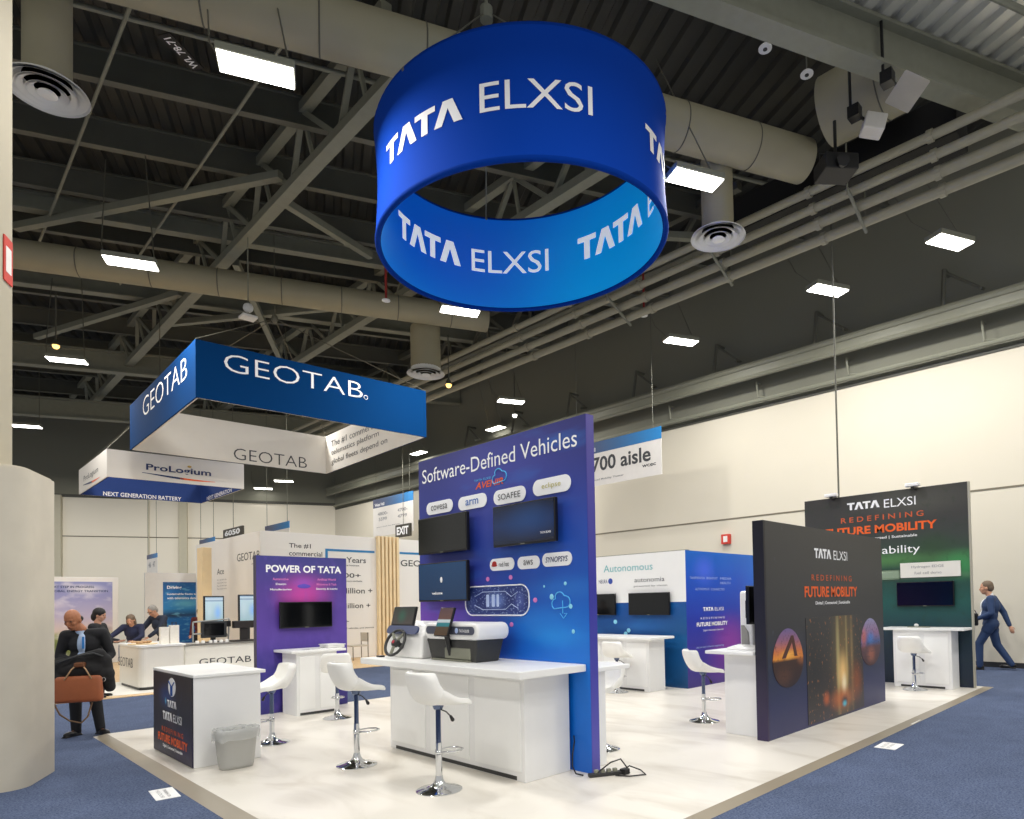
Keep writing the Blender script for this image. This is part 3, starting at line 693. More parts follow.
# ---- dashboard unit
t = thing('dashboard_demonstrator', (4.28, 5.7, 1.055), 'white and black dashboard demonstrator with upright tablet on the front counter', 'dashboard')
b = B()
vs = []
for (x0, x1, y0, y1, z) in ((4.12, 4.42, 5.42, 6.23, 1.056), (4.1, 4.46, 5.38, 6.29, 1.29)): vs += [V((x0, y0, z)), V((x1, y0, z)), V((x1, y1, z)), V((x0, y1, z))]
b._add(vs, ((3, 2, 1, 0), (4, 5, 6, 7), (0, 1, 5, 4), (1, 2, 6, 5), (2, 3, 7, 6), (3, 0, 4, 7))); o = b.build('black_base', mat('textured_black_plastic', (50, 50, 48), .5, var=.2, scale=14), parent=t)
md = o.modifiers.new('bevel', 'BEVEL'); md.width = .012; md.segments = 2
b = B(); b.box(4.1, 4.14, 5.5, 5.95, 1.08, 1.2, bev=.01); b.box(4.085, 4.12, 5.5, 6.18, 1.06, 1.075); b.build('cable_tray', STEEL, parent=o)
b = B(); b.prism(rrect(.98, .18, .08, 6), (4.08, 5.82, 1.375), (0, 1, 0), (0, 0, 1), .42); o = b.build('white_housing', WHITE2, parent=t)
md = o.modifiers.new('bevel', 'BEVEL'); md.width = .03; md.segments = 3
b = B(); b.prism(rrect(.86, .085, .04, 6), (4.08, 5.82, 1.385), (0, 1, 0), (0, 0, 1), -.012); bd = b.build('display_band', mat('grey_display_band', (78, 82, 98), .3), parent=t)
letter(bd, 'TATA ELXSI', lambda a, c: (4.064, 5.63-.17*a, 1.368+.03*c), TXW, weight=.02)
b = B(); b.ell((4.066, 5.68, 1.385), (.004, .028, .03)); b.build('emblem', MATS['ice_print'], parent=bd)
ta = (V((0, -1, 0)), V((.32, 0, .95)), V((.95, 0, -.32)))
b = B(); b.box(-.125, .125, -.16, .16, 0, .03, bev=.008, ax=ta, org=(4.02, 5.84, 1.48)); tb = b.build('tablet', BLACK, parent=t)
b = B(); b.box(-.115, .115, -.15, .15, -.003, .002, ax=ta, org=(4.02, 5.84, 1.48)); gl = b.build('glass', gmat('tablet_app_screen', [(0, (92, 74, 60)), (.3, (92, 80, 66)), (.34, (60, 130, 140)), (.45, (60, 130, 140)), (.48, (200, 214, 220)), (.56, (200, 214, 220)), (.6, (112, 84, 78)), (1, (96, 76, 80))], [], u=1, rough=.2), parent=tb)
b = B(); b.tube([(4.05, 5.84, 1.36), (4.1, 5.86, 1.2), (4.12, 5.86, 1.12)], .03, 8); b.build('tablet_arm', BLACK, parent=t)

# ---- bar stool
def make_stool(h, dark=False):
    """seat front looks along local +X; h = underside of the seat"""
    t = thing('bar_stool', (0, 0, 0), '', 'bar stool', 'white bar stools')
    nu, ns = 12, 16; prof = []
    for i in range(ns+1):
        s_ = i/ns
        if s_ < .5: k = s_/.5; prof.append((.235-.36*k, .01-.02*math.sin(PI*k)-.02*k*0, .222+.012*math.sin(PI*k)))
        else:
            k = (s_-.5)/.5; prof.append((-.125-.155*k-.02*math.sin(PI*k), .0+.30*k**1.35, .234-.035*k**2))
    def pt(i, j, off):
        x, z, w_ = prof[i]; q = -1+2*j/nu; s_ = i/ns
        e = 1-.10*max(0, (.12-s_)/.12)**2
        if i == ns: e *= .88
        y = w_*e*math.sin(q*PI/2*.98)
        back = max(0, (s_-.45)/.55)
        zz = z+abs(q)**2.6*(.025*min(1, s_/.3)*(1-back)+.10*math.exp(-((s_-.5)/.2)**2)); xx = x+.11*abs(q)**2.4*min(1, back*2.2)
        if s_ < .1: zz -= .03*(1-s_/.1)
        return V((xx-off*.0+(off*.9*back), y*(1-.08*(off > 0)), h+.035+zz+off*(1-back*.8)))
    b = bmesh.new(); G = []
    for off in (0, .048): G.append([[b.verts.new(pt(i, j, off)) for j in range(nu+1)] for i in range(ns+1)])
    for i in range(ns):
        for j in range(nu):
            b.faces.new((G[0][i][j], G[0][i+1][j], G[0][i+1][j+1], G[0][i][j+1])); b.faces.new((G[1][i][j], G[1][i][j+1], G[1][i+1][j+1], G[1][i+1][j]))
    for i in range(ns):
        for j in (0, nu): b.faces.new((G[0][i][j], G[0][i+1][j], G[1][i+1][j], G[1][i][j]))
    for j in range(nu):
        for i in (0, ns): b.faces.new((G[0][i][j], G[0][i][j+1], G[1][i][j+1], G[1][i][j]))
    bmesh.ops.recalc_face_normals(b, faces=b.faces)
    me = bpy.data.meshes.new('seat_shell'); b.to_mesh(me); b.free(); me.materials.append(mat('stool_white_shell', (244, 243, 238), .4, var=.01))
    for p_ in me.polygons: p_.use_smooth = True
    o = bpy.data.objects.new('seat_shell', me); COL.objects.link(o); o.parent = t
    md = o.modifiers.new('sub', 'SUBSURF'); md.levels = 1; md.render_levels = 2
    b = B(); b.lathe([(.205, 0), (.205, .006), (.19, .014), (.12, .03), (.06, .055), (.04, .09), (.03, .13)], (0, 0, .001), 40); autosmooth(b.build('base_disc', CHROME, parent=t), 60)
    b = B(); b.lathe([(.029, .11), (.029, h*.58), (.025, h*.58)], (0, 0, 0), 20); autosmooth(b.build('column', CHROME, parent=t))
    b = B(); b.lathe([(.0235, h*.56), (.0235, h-.02), (.04, h-.01), (.055, h+.03), (.03, h+.036)], (0, 0, 0), 20); autosmooth(b.build('gas_tube', mat('blued_chrome', (92, 104, 132), .15, .9), parent=t))
    z = h*.46
    b = B(); b.tube([(0.02, -.03, z), (.1, -.09, z), (.18, -.085, z), (.235, -.04, z), (.24, .04, z), (.18, .085, z), (.1, .09, z), (.02, .03, z)], .009, 8); b.lathe([(.033, z-.02), (.033, z+.02)], (0, 0, 0), 16); b.build('footrest', CHROME, parent=t, smooth=True)
    b = B(); b.tube([(0, 0, h-.005), (.03, -.08, h-.03), (.05, -.12, h-.07)], .006, 6); lv = b.build('lever', BLACK, parent=t)
    b = B(); b.cap((.05, -.12, h-.07), (.06, -.135, h-.1), .012, .018, 8); b.build('knob', BLACK, parent=lv, smooth=True)
    return t
STOOLS = [((3.368, 5.0), .735, 0, 'nearest white bar stool in front of the long white counter'),
          ((3.338, 6.454), .75, 0, 'second white bar stool, left of the nearest one, before the front counter'),
          ((3.2, 8.33), .625, 176, 'white bar stool just behind the reception counter and its bin'),
          ((4.55, 9.38), .64, 60, 'white bar stool half hidden, in front of the purple wall table'),
          ((5.50, 4.95), .625, 180, 'white bar stool behind the indigo wall, tucked under its rear counter'),
          ((9.1, 7.78), .60, 8, 'white bar stool at the counter with the two televisions behind the indigo wall'),
          ((7.64, 4.98), .645, -36, 'white bar stool left of the black display wall'),
          ((12.42, 3.72), .615, -8, 'white bar stool in front of the green display wall')]
for (q, h, a, l) in STOOLS:
    o = make_stool(h); o.location = (q[0], q[1], 0); o.rotation_euler = (0, 0, math.radians(a)); o['label'] = l

# ---- cables and power strip by the indigo wall
t = thing('power_strip', (4.72, 4.15, 0), 'black power strip with plugs and coiled leads at the foot of the indigo wall', 'power strip')
b = B(); b.box(-.17, .17, -.03, .03, .001, .035, bev=.006, ax=(V((.88, -.47, 0)), V((.47, .88, 0)), (0, 0, 1)), org=(4.68, 4.17, 0)); b.build('strip', DARK, parent=t)
b = B()
for k in range(4): b.box(-.02, .02, -.018, .018, .03, .065, bev=.004, ax=(V((.88, -.47, 0)), V((.47, .88, 0)), (0, 0, 1)), org=V((4.6+.055*k, 4.215-.03*k, 0)))
b.build('plug', STEEL, parent=t)
b = B(); b.tube([(4.6, 4.2, .04), (4.7, 4.12, .13), (4.8, 4.08, .15), (4.87, 4.05, .05), (4.86, 4.02, .012)], .007, 6)
b.tube([(4.83, 4.09, .03), (4.93, 4.08, .06), (5.0, 4.0, .02), (4.93, 3.88, .01), (4.78, 3.96, .01), (4.72, 4.08, .01)], .007, 6)
b.box(4.8, 4.88, 4.03, 4.1, .001, .055, bev=.008)
b.build('lead', CABLE, parent=t)
b = B(); b.tube([(4.625, 4.53, .34), (4.57, 4.47, .3), (4.48, 4.41, .2), (4.45, 4.385, .1), (4.47, 4.36, .03), (4.53, 4.32, .008)], .008, 6)
tag(b.build('power_cable', CABLE, loc=(4.5, 4.4, 0)), 'black cable looping down beside the right end of the front counter', 'cable')

# ---- purple display wall
PY = 10.65
t = thing('display_wall', (4.6, 10.7, 0), 'purple display wall titled POWER OF TATA', 'display wall')
g = gmat('purple_artwork', [(0, (44, 38, 112)), (.25, (70, 58, 150)), (.5, (92, 66, 164)), (.75, (84, 60, 150)), (1, (62, 62, 136))], [(.5, .74, .42, .2, (206, 70, 170), .95), (.5, .83, .16, .05, (150, 90, 210), .5), (.0, .2, .5, .3, (46, 52, 140), .6)], u=0, noise=((8, 1, 8), (120, 90, 200), .5, .75, .3))
b = B(); b.box(3.875, 5.352, PY, PY+.1, 0, 2.487); b.build('graphic_panel', g, parent=t)
b = B(); b.box(3.866, 3.875, PY, PY+.1, 0, 2.487); b.build('end_trim', mat('grey_purple_trim', (78, 72, 92), .5), parent=t)
letter(t, 'POWER OF TATA', fy(PY, 4.02, 5.26, 2.225, 2.345), TXW, weight=.03)
b = B(); b.ell((4.62, PY-.002, 2.005), (.11, .006, .035)); b.ell((4.62, PY-.003, 2.02), (.06, .006, .025)); b.build('cloud_artwork', mat('violet_print', (96, 74, 190), .5), parent=t)
for (s_, x0, x1, z, m_) in (('Automotive', 4.12, 4.37, 2.1, TXP), ('Design', 4.17, 4.33, 2.015, TXW), ('Manufacturing', 4.08, 4.42, 1.93, TXW), ('Artificial World', 4.84, 5.16, 2.1, TXP), ('Metaverse & Tech', 4.83, 5.17, 2.02, TXP), ('Security & Insight', 4.82, 5.19, 1.94, TXW)):
    letter(t, s_, fy(PY, x0, x1, z, z+.04), m_, weight=.02)
tv('television with black screen on the purple display wall', (4.62, PY, 1.54), .86, .42, 'y')
t = table('white counter in front of the purple display wall with leaflets on it', (4.6, 10.3, 0), (4.12, 4.99, 9.96, 10.64, .96, 1.0), (4.22, 4.86, 10.02, 10.55, 0, .96), face='y')
for (x, y, a, l) in ((4.38, 10.12, .1, 'white leaflet at left on the counter before the purple wall'), (4.56, 10.14, -.15, 'white leaflet in the middle on the counter before the purple wall'), (4.7, 10.3, .2, 'white leaflet at right on the counter before the purple wall')):
    c_, s2 = math.cos(a), math.sin(a)
    b = B(); b.box(-.075, .075, -.105, .105, 0, .004, ax=((c_, s2, 0), (-s2, c_, 0), (0, 0, 1)), org=(x, y, 1.0)); o = b.build('leaflet', WHITE, loc=(x, y, 1.0)); tag(o, l, 'leaflet', 'leaflets on the purple wall counter')
    b = B(); b.box(-.06, .06, -.09, -.02, .004, .0045, ax=((c_, s2, 0), (-s2, c_, 0), (0, 0, 1)), org=(x, y, 1.0)); b.build('printed_patch', TXD, parent=o)
t = thing('document_tray', (4.9, 10.25, 1.0), 'white rounded box at right end of the purple wall counter', 'box')
b = B(); b.box(4.76, 5.04, 10.1, 10.42, 1.0, 1.045, bev=.015); b.build('box_body', WHITE2, parent=t)
b = B(); b.box(4.75, 5.05, 10.09, 10.43, 1.045, 1.06, bev=.006); b.build('lid', WHITE2, parent=t)

# ---- reception counter with graphic end
t = thing('reception_counter', (2.5, 8.4, 0), 'white reception counter with dark Future Mobility graphic at left of booth', 'counter')
b = B(); b.box(2.15, 2.82, 7.65, 9.13, 0, .94, bev=.006); b.build('cabinet_body', MATS['white_satin_panel'], parent=t)
b = B(); b.box(2.142, 2.87, 7.63, 9.17, .94, .975, bev=.006); b.build('countertop', WHITE, parent=t)
g = gmat('dark_reception_artwork', [(0, (30, 26, 52)), (.3, (26, 26, 40)), (.6, (34, 34, 44)), (1, (30, 30, 36))], [(.38, .72, .3, .22, (24, 60, 120), .9), (.5, .42, .25, .12, (70, 50, 66), .7), (.8, .2, .4, .3, (50, 40, 90), .6), (.35, .66, .03, .06, (90, 190, 230), .8)], u=1, flip=True, noise=((1, 14, 8), (60, 80, 120), .6, .8, .5))
b = B(); b.box(2.135, 2.151, 7.66, 9.12, .01, .94); gp = b.build('graphic_panel', g, parent=t)
GX = 2.135
b = B(); b.lathe([(1, 0), (1, .003)], (GX, 8.36, .795), 28, ((0, -.135, 0), (0, 0, .105), (-1, 0, 0))); em = b.build('emblem', TXW, parent=gp)
for s_ in (1, -1):
    b = B(); b.tube([(GX-.006, 8.36+s_*.022, .70), (GX-.006, 8.36+s_*.024, .81), (GX-.006, 8.36+s_*.10, .855)], .008, 5); b.build('emblem_stroke', mat('emblem_blue', (40, 80, 150), .5), parent=em)
letter(gp, '<TATA>', fx(GX, 8.54, 8.19, .565, .645), TXW)
letter(gp, '<TATA>', fx(GX, 8.72, 8.35, .41, .505), TXW); letter(gp, 'ELXSI', fx(GX, 8.31, 8.0, .41, .50), TXW)
letter(gp, 'R E D E F I N I N G', fx(GX, 8.76, 7.95, .27, .325), TXO, weight=.01)
letter(gp, 'FUTURE MOBILITY', fx(GX, 8.92, 7.80, .15, .245), TXO, weight=.035)
letter(gp, 'Digital | Connected | Sustainable', fx(GX, 8.72, 7.98, .085, .13), TXW, weight=.03)
# bin
t = thing('waste_bin', (2.47, 7.4, 0), 'grey plastic waste bin with clear liner beside the reception counter', 'waste bin')
def oval(rx, ry, z, n=28): return [V((2.47+rx*math.copysign(abs(math.cos(a))**.6, math.cos(a))*.93+ry*math.copysign(abs(math.sin(a))**.6, math.sin(a))*.3*0, 7.38+ry*math.copysign(abs(math.sin(a))**.6, math.sin(a)), z)) for a in [2*PI*k/n for k in range(n)]]
def ringskin(b, rings):
    R = [[b.b.verts.new(v) for v in r] for r in rings]
    for A, C in zip(R, R[1:]):
        n = len(A)
        for k in range(n): b.b.faces.new((A[k], A[(k+1) % n], C[(k+1) % n], C[k]))
    return R
b = B(); R = ringskin(b, [oval(.165, .10, .001), oval(.175, .105, .03), oval(.215, .13, .39), oval(.227, .14, .4), oval(.22, .133, .405), oval(.19, .12, .39), oval(.15, .095, .03)]); b.b.faces.new(R[0][::-1]); b.b.faces.new(R[-1])
b.build('bin_body', mat('bin_grey', (176, 176, 172), .45, var=.03), parent=t, smooth=True)
lm2 = bpy.data.materials.new('clear_liner'); lm2.use_nodes = True; p = lm2.node_tree.nodes['Principled BSDF']; p.inputs['Base Color'].default_value = L4((206, 208, 206)); p.inputs['Roughness'].default_value = .25; p.inputs['Alpha'].default_value = .5
b = B(); rr = []
for (f, z, j) in ((1.07, .30, .012), (1.06, .36, .006), (1.04, .412, .004), (.9, .415, .006), (.86, .36, .01)):
    o_ = oval(  .224*f, .136*f, z); rr.append([v+V((random.uniform(-j, j), random.uniform(-j, j), random.uniform(-j, j)*1.6)) for v in o_])
ringskin(b, rr); b.build('bin_liner', lm2, parent=t, smooth=True)

# ---- papers on the carpet
def paper(c, ang, w_, h, label, txt):
    t = thing('floor_notice', (c[0], c[1], FLZ), label, 'floor notice', 'white notices lying on the carpet')
    a = math.radians(ang); u = V((math.cos(a), math.sin(a), 0)); v = V((-math.sin(a), math.cos(a), 0))
    b = B(); b.box(-w_/2, w_/2, -h/2, h/2, .001, .006, ax=(u, v, (0, 0, 1)), org=(c[0], c[1], FLZ)); b.build('sheet', mat('paper_white', (240, 240, 238), .6), parent=t)
    for k, s_ in enumerate(txt): letter(t, s_, lambda x, y: V((c[0], c[1], FLZ+.0075))+u*(-w_*.36+w_*.72*x)+v*(h*.22-h*.28*k-h*.12+h*.16*y), mat('grey_print', (150, 150, 152), .6))
paper((1.70, 6.91), 85, .41, .19, 'white paper notice on the carpet beside the left booth edge', ('BOOTH', 'NO PARKING'))
paper((7.69, 2.59), 2, .34, .22, 'white paper notice on the carpet beside the right booth edge', ('BOOTH', 'NO PARKING'))
paper((9.35, 2.84), 2, .4, .1, 'pale tape label on the edge strip below the black wall', ())

# ---- autonomous wall (white over blue) and the blue wall with logo
AX = 10.239; AY = 7.011
t = thing('display_wall', (10.3, 8.8, 0), 'white and blue display wall titled Autonomous, behind the indigo wall', 'display wall')
b = B(); b.box(AX, AX+.1, AY, 11.0, 1.63, 2.6); b.build('white_panel', WHITE, parent=t)
b = B(); b.box(AX, AX+.1, AY, 11.0, 0, 1.63); b.build('blue_panel', gmat('teal_blue_artwork', [(0, (0, 62, 110)), (.4, (0, 76, 138)), (1, (10, 76, 152))], [(.25, .7, .25, .12, (30, 110, 190), .7), (.0, .5, .3, .8, (0, 84, 140), .7)], u=1, noise=((1, 6, 6), (10, 110, 180), .5, .75, .5)), parent=t)
letter(t, 'Autonomous', fx(AX, 9.06, 7.78, 2.27, 2.415), TXT)
letter(t, 'autonomia', fx(AX, 8.24, 7.5, 2.035, 2.12), TXD)
letter(t, 'powered by vision', fx(AX, 8.26, 7.44, 1.93, 1.975), TXD)
letter(t, 'NEURA', fx(AX, 9.2, 8.96, 2.04, 2.12), TXN)
b = B(); b.lathe([(.06, 0), (.06, .004)], (AX, 8.88, 2.08), 20, ((0, -1, 0), (0, 0, 1), (-1, 0, 0))); b.build('round_emblem', mat('emblem_navy', (50, 80, 170), .5), parent=t)
for (y, z) in ((8.77, 1.24), (8.42, 1.07), (8.5, 1.0)):
    b = B(); b.ell((AX, y, z), (.004, .05, .045)); b.build('glint_dot', mat('pale_cyan_print', (150, 225, 250), .5), parent=t)
b = B(); b.box(AX+.02, AX+.14, AY-.0, 11.0, 2.6, 2.615); b.build('top_rail', STEEL, parent=t)
tv('television right of the pair on the white and blue Autonomous wall', (AX, 7.84, 1.60), 1.0, .44, 'x', off=.09)
tv('television left of the pair on the white and blue Autonomous wall, half hidden', (AX, 9.17, 1.60), .95, .44, 'x', off=.09)
table('white counter below the two televisions of the Autonomous wall', (9.7, 8.2, 0), (9.3, 10.02, 7.14, 9.1, .955, 1.0), (9.44, 9.92, 7.3, 9.0, 0, .955))
t = thing('display_wall', (11.5, 7.06, 0), 'blue violet display wall with TATA ELXSI logo, left of the black wall', 'display wall')
g = gmat('blue_violet_artwork', [(0, (52, 36, 120)), (.25, (58, 50, 150)), (.5, (36, 56, 170)), (.8, (24, 84, 200)), (1, (10, 100, 200))], [(.17, .86, .14, .16, (70, 104, 230), .9), (.42, .3, .3, .3, (150, 60, 160), .75), (.9, .8, .4, .4, (0, 130, 220), .7), (.3, .1, .2, .15, (110, 50, 150), .5)], u=0)
b = B(); b.box(AX+.1, 14.0, AY, AY+.1, 0, 2.6); b.box(AX, AX+.1, AY-.001, AY, 0, 2.6); b.build('graphic_panel', g, parent=t)
letter(t, '<TATA>', fy(AY, 10.80, 11.17, 1.44, 1.515), TXW); letter(t, 'ELXSI', fy(AY, 11.22, 11.55, 1.44, 1.51), TXW)
letter(t, 'R E D E F I N I N G', fy(AY, 10.71, 11.57, 1.28, 1.32), TXW)
letter(t, 'FUTURE MOBILITY', fy(AY, 10.57, 11.69, 1.145, 1.225), TXW, weight=.03)
letter(t, 'Digital | Connected | Sustainable', fy(AY, 10.79, 11.53, 1.04, 1.08), TXW)
for (s_, x0, x1, z) in (('TRANSPORTATION', 10.37, 10.88, 2.06), ('BROADCAST', 10.95, 11.35, 2.06), ('MEDIA', 11.45, 11.88, 2.06), ('HEALTH', 11.45, 11.83, 1.97), ('AUTONOMOUS', 10.55, 11.04, 1.845), ('CONNECTED', 11.1, 11.6, 1.84), ('electric and software engineering', 10.54, 11.52, .72)):
    letter(t, s_, fy(AY, x0, x1, z, z+.045), mat('pale_blue_print', (170, 190, 240), .5))

# ---- black display wall
BY = 3.69
t = thing('display_wall', (9.0, 3.76, 0), 'matt black display wall with city light artwork, right of centre', 'display wall')
g = gmat('black_city_artwork', [(0, (44, 46, 92)), (.14, (42, 48, 90)), (.3, (40, 50, 74)), (.5, (50, 51, 56)), (1, (58, 57, 56))], [(.5, .15, .2, .5, (46, 42, 40), .9)], u=0, noise=((40, 1, 26), (90, 96, 120), .66, .8, .35))
b = B(); b.box(7.03, 10.86, BY, BY+.14, 0, 2.58); gp = b.build('graphic_panel', g, parent=t)
b = B(); b.box(6.99, 7.03, BY, BY+.14, 0, 2.58); b.build('end_trim', gmat('black_violet_trim', [(0, (52, 40, 78)), (.4, (28, 26, 40)), (1, (18, 18, 20))]), parent=t)
letter(t, '<TATA>', fy(BY, 8.36, 8.90, 2.185, 2.315), TXW); letter(t, 'ELXSI', fy(BY, 8.98, 9.46, 2.18, 2.31), TXW)
letter(t, 'R E D E F I N I N G', fy(BY, 8.26, 9.6, 1.885, 1.965), mat('dull_orange_print', (205, 92, 48), .5), weight=.01)
letter(t, 'FUTURE MOBILITY', fy(BY, 8.04, 9.8, 1.665, 1.81), TXO, weight=.03)
letter(t, 'Digital | Connected | Sustainable', fy(BY, 8.36, 9.52, 1.555, 1.61), TXW, weight=.02)
rg = gmat('city_road_artwork', [(0, (44, 42, 58)), (.25, (48, 42, 42)), (.6, (54, 52, 50)), (1, (52, 53, 56))],
          [(.62, .55, .30, 1.0, (116, 98, 62), .9), (.52, .55, .05, .8, (190, 176, 120), .8), (.68, .6, .03, .8, (176, 156, 104), .7), (.78, .55, .04, .8, (150, 126, 84), .7), (.60, .42, .14, .3, (250, 206, 130), .95), (.62, .30, .07, .16, (255, 240, 200), .9), (.58, .16, .3, .16, (190, 96, 40), .85), (.3, .2, .08, .1, (200, 96, 40), .8), (.86, .3, .16, .3, (150, 76, 36), .7), (.62, .13, .1, .08, (24, 30, 44), .95), (.62, .1, .06, .05, (60, 200, 230), .8), (.1, .5, .25, .8, (36, 38, 40), .7)], u=0, noise=((34, 1, 22), (230, 140, 70), .6, .72, .55))
b = B(); b.box(8.05, 9.95, BY-.004, BY+.001, .03, 1.4); b.build('road_artwork', rg, parent=t)
def egg(cx, cz, rx, rz, m_, nm):
    b = B(); pts = []
    for k in range(36):
        a = 2*PI*k/36; pts.append((cx+rx*math.cos(a)*(1-.12*math.sin(a)), cz+rz*math.sin(a)))
    b.prism(pts, (0, BY-.002, 0), (1, 0, 0), (0, 0, 1), .004); return b.build(nm, m_, parent=t)
e1 = gmat('sunset_bridge_artwork', [(0, (40, 28, 36)), (.45, (64, 38, 28)), (.5, (236, 150, 50)), (.62, (214, 120, 70)), (.8, (150, 100, 130)), (1, (110, 96, 150))], [(.5, .56, .35, .12, (255, 190, 80), .9), (.35, .2, .4, .25, (90, 56, 40), .8), (.95, .5, .25, .2, (206, 120, 60), .6)], u=0, noise=((16, 1, 18), (30, 22, 24), .55, .72, .7))
eb = egg(7.54, .93, .40, .36, e1, 'left_oval_artwork')
b = B(); b.prism([(7.36, .93), (7.62, 1.2), (7.68, 1.2), (7.78, .94), (7.70, .94), (7.64, 1.12), (7.46, .93)], (0, BY-.007, 0), (1, 0, 0), (0, 0, 1), .002); b.build('bridge_artwork', mat('bridge_brown_print', (84, 48, 40), .5), parent=eb)
e2 = gmat('dusk_city_artwork', [(0, (70, 40, 40)), (.4, (90, 60, 70)), (.5, (60, 90, 150)), (.7, (150, 110, 150)), (1, (150, 150, 190))], [(.5, .6, .25, .2, (60, 130, 210), .8), (.5, .25, .3, .25, (190, 110, 80), .6), (.15, .6, .2, .3, (220, 110, 80), .7)], u=0, noise=((16, 1, 18), (40, 34, 60), .52, .7, .7))
egg(10.28, .97, .40, .36, e2, 'right_oval_artwork')
# counter and kiosk behind its left end
table('white counter behind the black display wall, seen at its left end', (7.9, 4.1, 0), (6.95, 8.8, 3.84, 4.5, .99, 1.03), (7.12, 8.7, 3.84, 4.33, 0, .99), doors=False)
t = thing('demo_kiosk', (7.4, 4.15, 1.03), 'white rounded demo kiosk with grey panels on the counter behind the black wall', 'kiosk')
b = B(); b.lathe([(.25, 0), (.24, .02), (.16, .045), (.1, .06)], (7.4, 4.17, 1.03), 28); b.build('base', WHITE2, parent=t, smooth=True)
b = B(); b.box(7.36, 7.54, 4.06, 4.24, 1.06, 1.76, bev=.03); bd = b.build('body', WHITE2, parent=t)
b = B(); b.box(7.348, 7.362, 4.08, 4.15, 1.42, 1.64, bev=.004); b.build('display', DARK, parent=bd)
b = B(); b.prism([(0, 0), (.11, 0), (.10, .18), (.04, .27), (0, .27)], (7.35, 4.215, 1.06), (0, -1, 0), (0, 0, 1), -.012); b.build('curved_panel', mat('mid_grey_panel', (146, 144, 138), .5), parent=bd)
t = tv('television seen edge-on on the back of the black display wall', (8.14, BY+.14, 1.585), 2.0, .47, 'y', off=-.15, brand=False)

# ---- green display wall
GXX = 13.234
t = thing('display_wall', (13.3, 4.45, 0), 'tall dark green display wall with Future Mobility heading at far right', 'display wall')
g = gmat('forest_artwork', [(0, (12, 30, 52)), (.25, (14, 46, 62)), (.42, (24, 84, 78)), (.5, (26, 74, 66)), (.64, (44, 74, 56)), (.75, (54, 62, 58)), (.85, (56, 56, 54)), (1, (52, 50, 48))],
         [(.3, .94, .5, .12, (92, 92, 82), .5), (.55, .64, .9, .06, (84, 140, 74), .7), (.75, .655, .18, .045, (110, 200, 176), .8), (.05, .6, .2, .1, (60, 150, 84), .8), (.2, .7, .2, .1, (40, 70, 40), .7), (.5, .55, .8, .03, (120, 150, 120), .6)], u=1, noise=((1, 22, 26), (30, 56, 36), .55, .75, .4))
b = B(); b.box(GXX, GXX+.1, 2.99, 6.02, 0, 3.69); b.build('graphic_panel', g, parent=t)
b = B(); b.box(GXX+.005, GXX+.1, 2.965, 2.99, 0, 3.69); b.build('end_trim', mat('pale_wall_edge', (176, 172, 156), .5), parent=t)
letter(t, '<TATA>', fx(GXX, 5.13, 4.5, 3.40, 3.545), TXW); letter(t, 'ELXSI', fx(GXX, 4.42, 3.85, 3.375, 3.54), TXW)
letter(t, 'R E D E F I N I N G', fx(GXX, 5.26, 3.72, 3.15, 3.255), MATS['dull_orange_print'], weight=.01)
letter(t, 'FUTURE MOBILITY', fx(GXX, 5.58, 3.5, 2.90, 3.06), TXO, weight=.03)
letter(t, 'Digital | Connected | Sustainable', fx(GXX, 5.2, 3.84, 2.765, 2.83), TXW, weight=.01)
letter(t, 'Sustainability', fx(GXX, 5.3, 3.80, 2.435, 2.63), TXW)
b = B(); b.box(GXX-.03, GXX-.001, 3.13, 4.15, 2.0, 2.28, bev=.004); pl = b.build('name_plate', OFFW, parent=t)
letter(pl, 'Hydrogen EDGE', fx(GXX-.031, 3.95, 3.4, 2.165, 2.225), MATS['grey_print']); letter(pl, 'fuel cell demo', fx(GXX-.031, 3.9, 3.44, 2.06, 2.11), MATS['grey_print'])
b = B(); b.box(GXX-.02, GXX-.001, 4.16, 4.75, 1.98, 2.16, bev=.03); b.build('vehicle_artwork', mat('pale_sage_print', (140, 160, 136), .5, var=.2), parent=t)
tv('large black television on the green display wall', (GXX, 3.73, 1.69), .98, .46, 'x', off=.06)
for (y, l) in ((5.4, 'left white clamp spotlight on top of the green wall'), (3.86, 'right white clamp spotlight on top of the green wall')):
    t2 = thing('clamp_spotlight', (GXX, y, 3.69), l, 'spotlight', 'clamp spotlights on the green wall')
    b = B(); b.box(GXX-.14, GXX+.11, y-.03, y+.03, 3.66, 3.72, bev=.006); b.build('clamp', DARK, parent=t2)
    b = B(); b.box(GXX-.2, GXX-.05, y-.12, y+.12, 3.7, 3.76, bev=.012); b.build('lamp_head', WHITE2, parent=t2)
t = table('white counter in front of the green display wall', (13.0, 3.7, 0), (12.68, 13.225, 2.98, 4.36, 1.035, 1.08), (12.75, 13.2, 3.2, 4.17, 0, 1.035))
t = thing('tablet_stand', (12.95, 3.75, 1.08), 'small flat grey tablet on the green wall counter', 'tablet')
b = B(); b.box(12.85, 13.0, 3.6, 3.95, 1.08, 1.095, bev=.004); b.build('tablet_body', STEEL, parent=t)
b = B(); b.ell((13.05, 3.85, 1.115), (.03, .04, .03)); b.build('dongle', WHITE2, parent=t)
# suspension cable of the green wall
b = B(); b.tube([(13.25, 5.3, 3.69), (13.25, 5.3, 9.86)], .018, 6)
tag(b.build('suspension_cable', DSTEEL, loc=(13.25, 5.3, 3.69)), 'long straight cable rising from the top of the green wall to the roof', 'cable')

